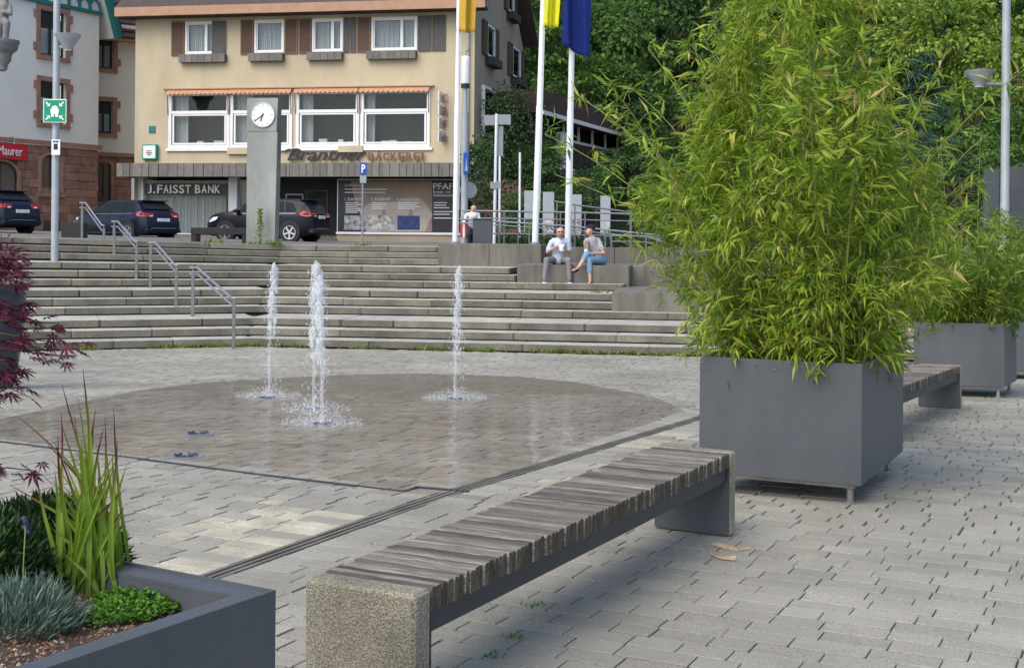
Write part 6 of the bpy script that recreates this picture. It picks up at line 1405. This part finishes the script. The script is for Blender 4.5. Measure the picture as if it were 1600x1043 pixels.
trees = [(850, 60, 74, 3.4, 'tree_mid', 'mid green tree between the bakery gable and the blue flag'), (905, 150, 72, 3.2, 'tree_mid', 'leafy tree just above the brown roof, behind the blue flag'), (970, 60, 76, 3.8, 'tree_mid', 'broad mid green tree right of the blue flag'), (1000, 160, 72, 3.0, 'tree_mid', 'leafy tree above the right end of the brown roof'), (940, -40, 84, 4.4, 'tree_dark', 'dark tree at the top edge above the blue flag'), (1050, 40, 80, 4.0, 'tree_dark', 'dark tree at the top edge left of the bamboo tips'), (1050, 200, 68, 2.8, 'tree_dark', 'dark low tree left of the bamboo'), (1110, 130, 76, 3.8, 'tree_dark', 'dark tree behind the left side of the bamboo'), (1170, 20, 86, 4.4, 'tree_mid', 'tree left of the orange house on the slope'), (1290, 20, 88, 4.2, 'tree_mid', 'tree right of the orange house on the slope'), (1200, 190, 70, 3.6, 'tree_dark', 'dark tree hidden behind the middle of the bamboo'), (1330, 150, 74, 3.8, 'tree_dark', 'dark tree behind the right side of the bamboo'), (1390, 40, 80, 3.8, 'tree_light', 'sunlit yellow-green tree above the conifer'), (1470, 70, 72, 3.6, 'tree_light', 'sunlit yellow-green tree left of the right lamp post'), (1540, 20, 76, 3.8, 'tree_light', 'sunlit tree behind the head of the right lamp'), (1590, 130, 66, 3.2, 'tree_light', 'sunlit tree at the right picture edge'), (1510, 190, 64, 2.6, 'tree_mid', 'mid green tree below the right lamp head'), (1640, 40, 78, 4., 'tree_mid', 'tree cut by the right picture edge at the top'), (1620, 240, 60, 2.6, 'tree_mid', 'low tree behind the grey panels at the right'), (1450, -40, 90, 4.6, 'tree_mid', 'tree at the top edge above the conifer'), (800, 40, 82, 4.4, 'tree_dark', 'dark tree behind the bakery gable'), (860, 180, 69, 2.2, 'tree_dark', 'dark shrub-like tree at the left end of the brown roof'), (1100, -60, 95, 5, 'tree_dark', 'dark tree on the upper slope left of the bamboo tips'), (1350, -60, 98, 5, 'tree_dark', 'dark tree on the upper slope behind the bamboo tips'), (1560, -60, 95, 5, 'tree_dark', 'dark tree on the upper slope at the right'), (1250, 120, 80, 4, 'tree_mid', 'tree on the slope below the orange house'), (1420, 130, 82, 4.2, 'tree_dark', 'dark tree behind the conifer'), (1590, 60, 90, 4.6, 'tree_dark', 'dark tree behind the sunlit trees at the right'), (1000, -20, 96, 5, 'tree_dark', 'dark tree high on the slope between flag and bamboo'), (880, -20, 98, 5, 'tree_dark', 'dark tree high on the slope behind the lemon flag')]
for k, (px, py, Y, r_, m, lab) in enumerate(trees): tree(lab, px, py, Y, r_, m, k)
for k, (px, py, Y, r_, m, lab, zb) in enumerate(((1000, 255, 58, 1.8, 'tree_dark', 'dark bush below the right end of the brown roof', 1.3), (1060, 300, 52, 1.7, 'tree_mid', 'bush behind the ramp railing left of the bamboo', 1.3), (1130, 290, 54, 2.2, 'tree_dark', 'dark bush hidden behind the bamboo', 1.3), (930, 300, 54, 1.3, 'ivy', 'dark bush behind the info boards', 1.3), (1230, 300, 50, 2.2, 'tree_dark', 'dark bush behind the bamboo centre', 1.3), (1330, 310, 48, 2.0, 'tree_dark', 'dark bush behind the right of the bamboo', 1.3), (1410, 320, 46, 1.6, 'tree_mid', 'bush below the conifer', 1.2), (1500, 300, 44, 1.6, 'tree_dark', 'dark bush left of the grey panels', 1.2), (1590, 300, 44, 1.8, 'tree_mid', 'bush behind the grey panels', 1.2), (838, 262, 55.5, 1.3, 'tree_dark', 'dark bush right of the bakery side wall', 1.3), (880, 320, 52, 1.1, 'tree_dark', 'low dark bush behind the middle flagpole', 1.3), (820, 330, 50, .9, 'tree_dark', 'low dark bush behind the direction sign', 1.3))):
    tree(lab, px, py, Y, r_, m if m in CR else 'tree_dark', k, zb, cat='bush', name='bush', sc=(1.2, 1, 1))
# dark conifer right of the bamboo
cb_ = W(1440, 330, 52); cb_.z = 1.2; tp = W(1425, 85, 52); hC = tp.z - cb_.z; t = thing('conifer', 'dark blue-green conifer between the bamboo and the right lamp post', 'conifer', cb_); MB().tube([cb_, cb_ + Vector((0, 0, hC))], [.22, .03], 8).build('trunk', 'bark', t)
q = np.random.default_rng(31); P = []; D = []
for k in range(210):
    f = q.random() ** .8; a = q.uniform(0, 6.28); rr_ = (1 - f) * 2.5 + .25; n = 55; s = np.sqrt(q.random(n)) * rr_
    P.append(np.c_[cb_.x + np.cos(a) * s + q.normal(0, .14, n), cb_.y + np.sin(a) * s + q.normal(0, .14, n), cb_.z + f * hC - .22 * s ** 1.3 + q.normal(0, .07, n)]); D.append(np.c_[np.cos(a) + q.normal(0, .5, n), np.sin(a) + q.normal(0, .5, n), -.7 + q.normal(0, .3, n)])
P = np.concatenate(P); D = np.concatenate(D); n = len(P); V, T = leaf_quads(P, D, q.normal(0, .6, (n, 3)) + np.array([0, 0, 1.]), q.uniform(.12, .26, n), q.uniform(.03, .07, n)); tag(link('needles', np_mesh('needles', V, T, 'conifer'), t), kind='stuff')
# ivy on the bakery side wall
def ivy(label, pts, n, seed, fr=None):
    q = np.random.default_rng(seed); P = []
    for x, y, Y, s in pts: c = W(x, y, Y); P.append(np.array(c) + q.normal(0, 1, (n, 3)) * np.array([s, s * .8, s]))
    P = np.concatenate(P); m = len(P); V, T = leaf_quads(P, q.normal(0, .6, (m, 3)) + np.array([0, -.4, -.6]), q.normal(0, .5, (m, 3)) + np.array([0, -1., .4]), q.uniform(.09, .17, m), q.uniform(.07, .12, m)); P0 = W(pts[0][0], 380, pts[0][2]); P0.z = Z12
    t = thing('ivy', label, 'ivy', P0); tag(link('foliage', np_mesh('foliage', V, T, 'ivy'), t), kind='stuff'); MB().tube([P0, Vector(P[0]), Vector(P[n])], .03, 6).build('stem', 'bark', t)
ivy('dark ivy climbing the side wall of the bakery', [(748, 250, 52.6, .32), (752, 285, 52.6, .36), (760, 230, 53, .3), (775, 160, 55, .35), (790, 175, 56, .5), (785, 215, 55.5, .5), (770, 260, 53.5, .45), (800, 240, 56, .5), (795, 285, 55, .5), (812, 205, 57, .5), (765, 310, 53, .3), (780, 190, 55, .45), (805, 160, 57, .4), (742, 235, 52.6, .2)], 260, 41)
ivy('ivy covering the front of the timber house beside the white pillar', [(x, y, FH.p(FH.at(x, y)[0], 0, 0).y - .6, s_) for x, y, s_ in ((832, 200, .4), (845, 220, .35), (836, 245, .45), (856, 205, .25), (880, 300, .5), (905, 285, .5), (925, 280, .5), (890, 270, .35), (945, 290, .5), (965, 285, .5), (850, 275, .45))], 240, 43)
MB2 = W(790, 300, 57.5); t = thing('garden_wall', 'brown retaining wall beside the bakery under the ivy', 'wall', (MB2.x, 57.5, Z12)); a, c = W(738, 380, 55), W(775, 280, 55); MB().box(a.x + .2, c.x + 1.5, 55.5, 55.9, Z12 - .1, c.z).build('panel', 'sandstone_trim', t)
a, c = W(770, 372, 39.5), W(1090, 352, 39.5)
q = np.random.default_rng(77); n = 9000; P = np.c_[q.uniform(a.x, c.x, n), q.normal(39.8, .35, n), Z12 + np.abs(q.normal(.16, .13, n))]; V, T = leaf_quads(P, q.normal(0, 1, (n, 3)), q.normal(0, 1, (n, 3)), q.uniform(.05, .11, n), q.uniform(.03, .06, n)); tag(link('planting_bed', np_mesh('planting_bed', V, T, 'ivy')), 'low dark ground planting between the ramp railings', 'planting', kind='stuff')
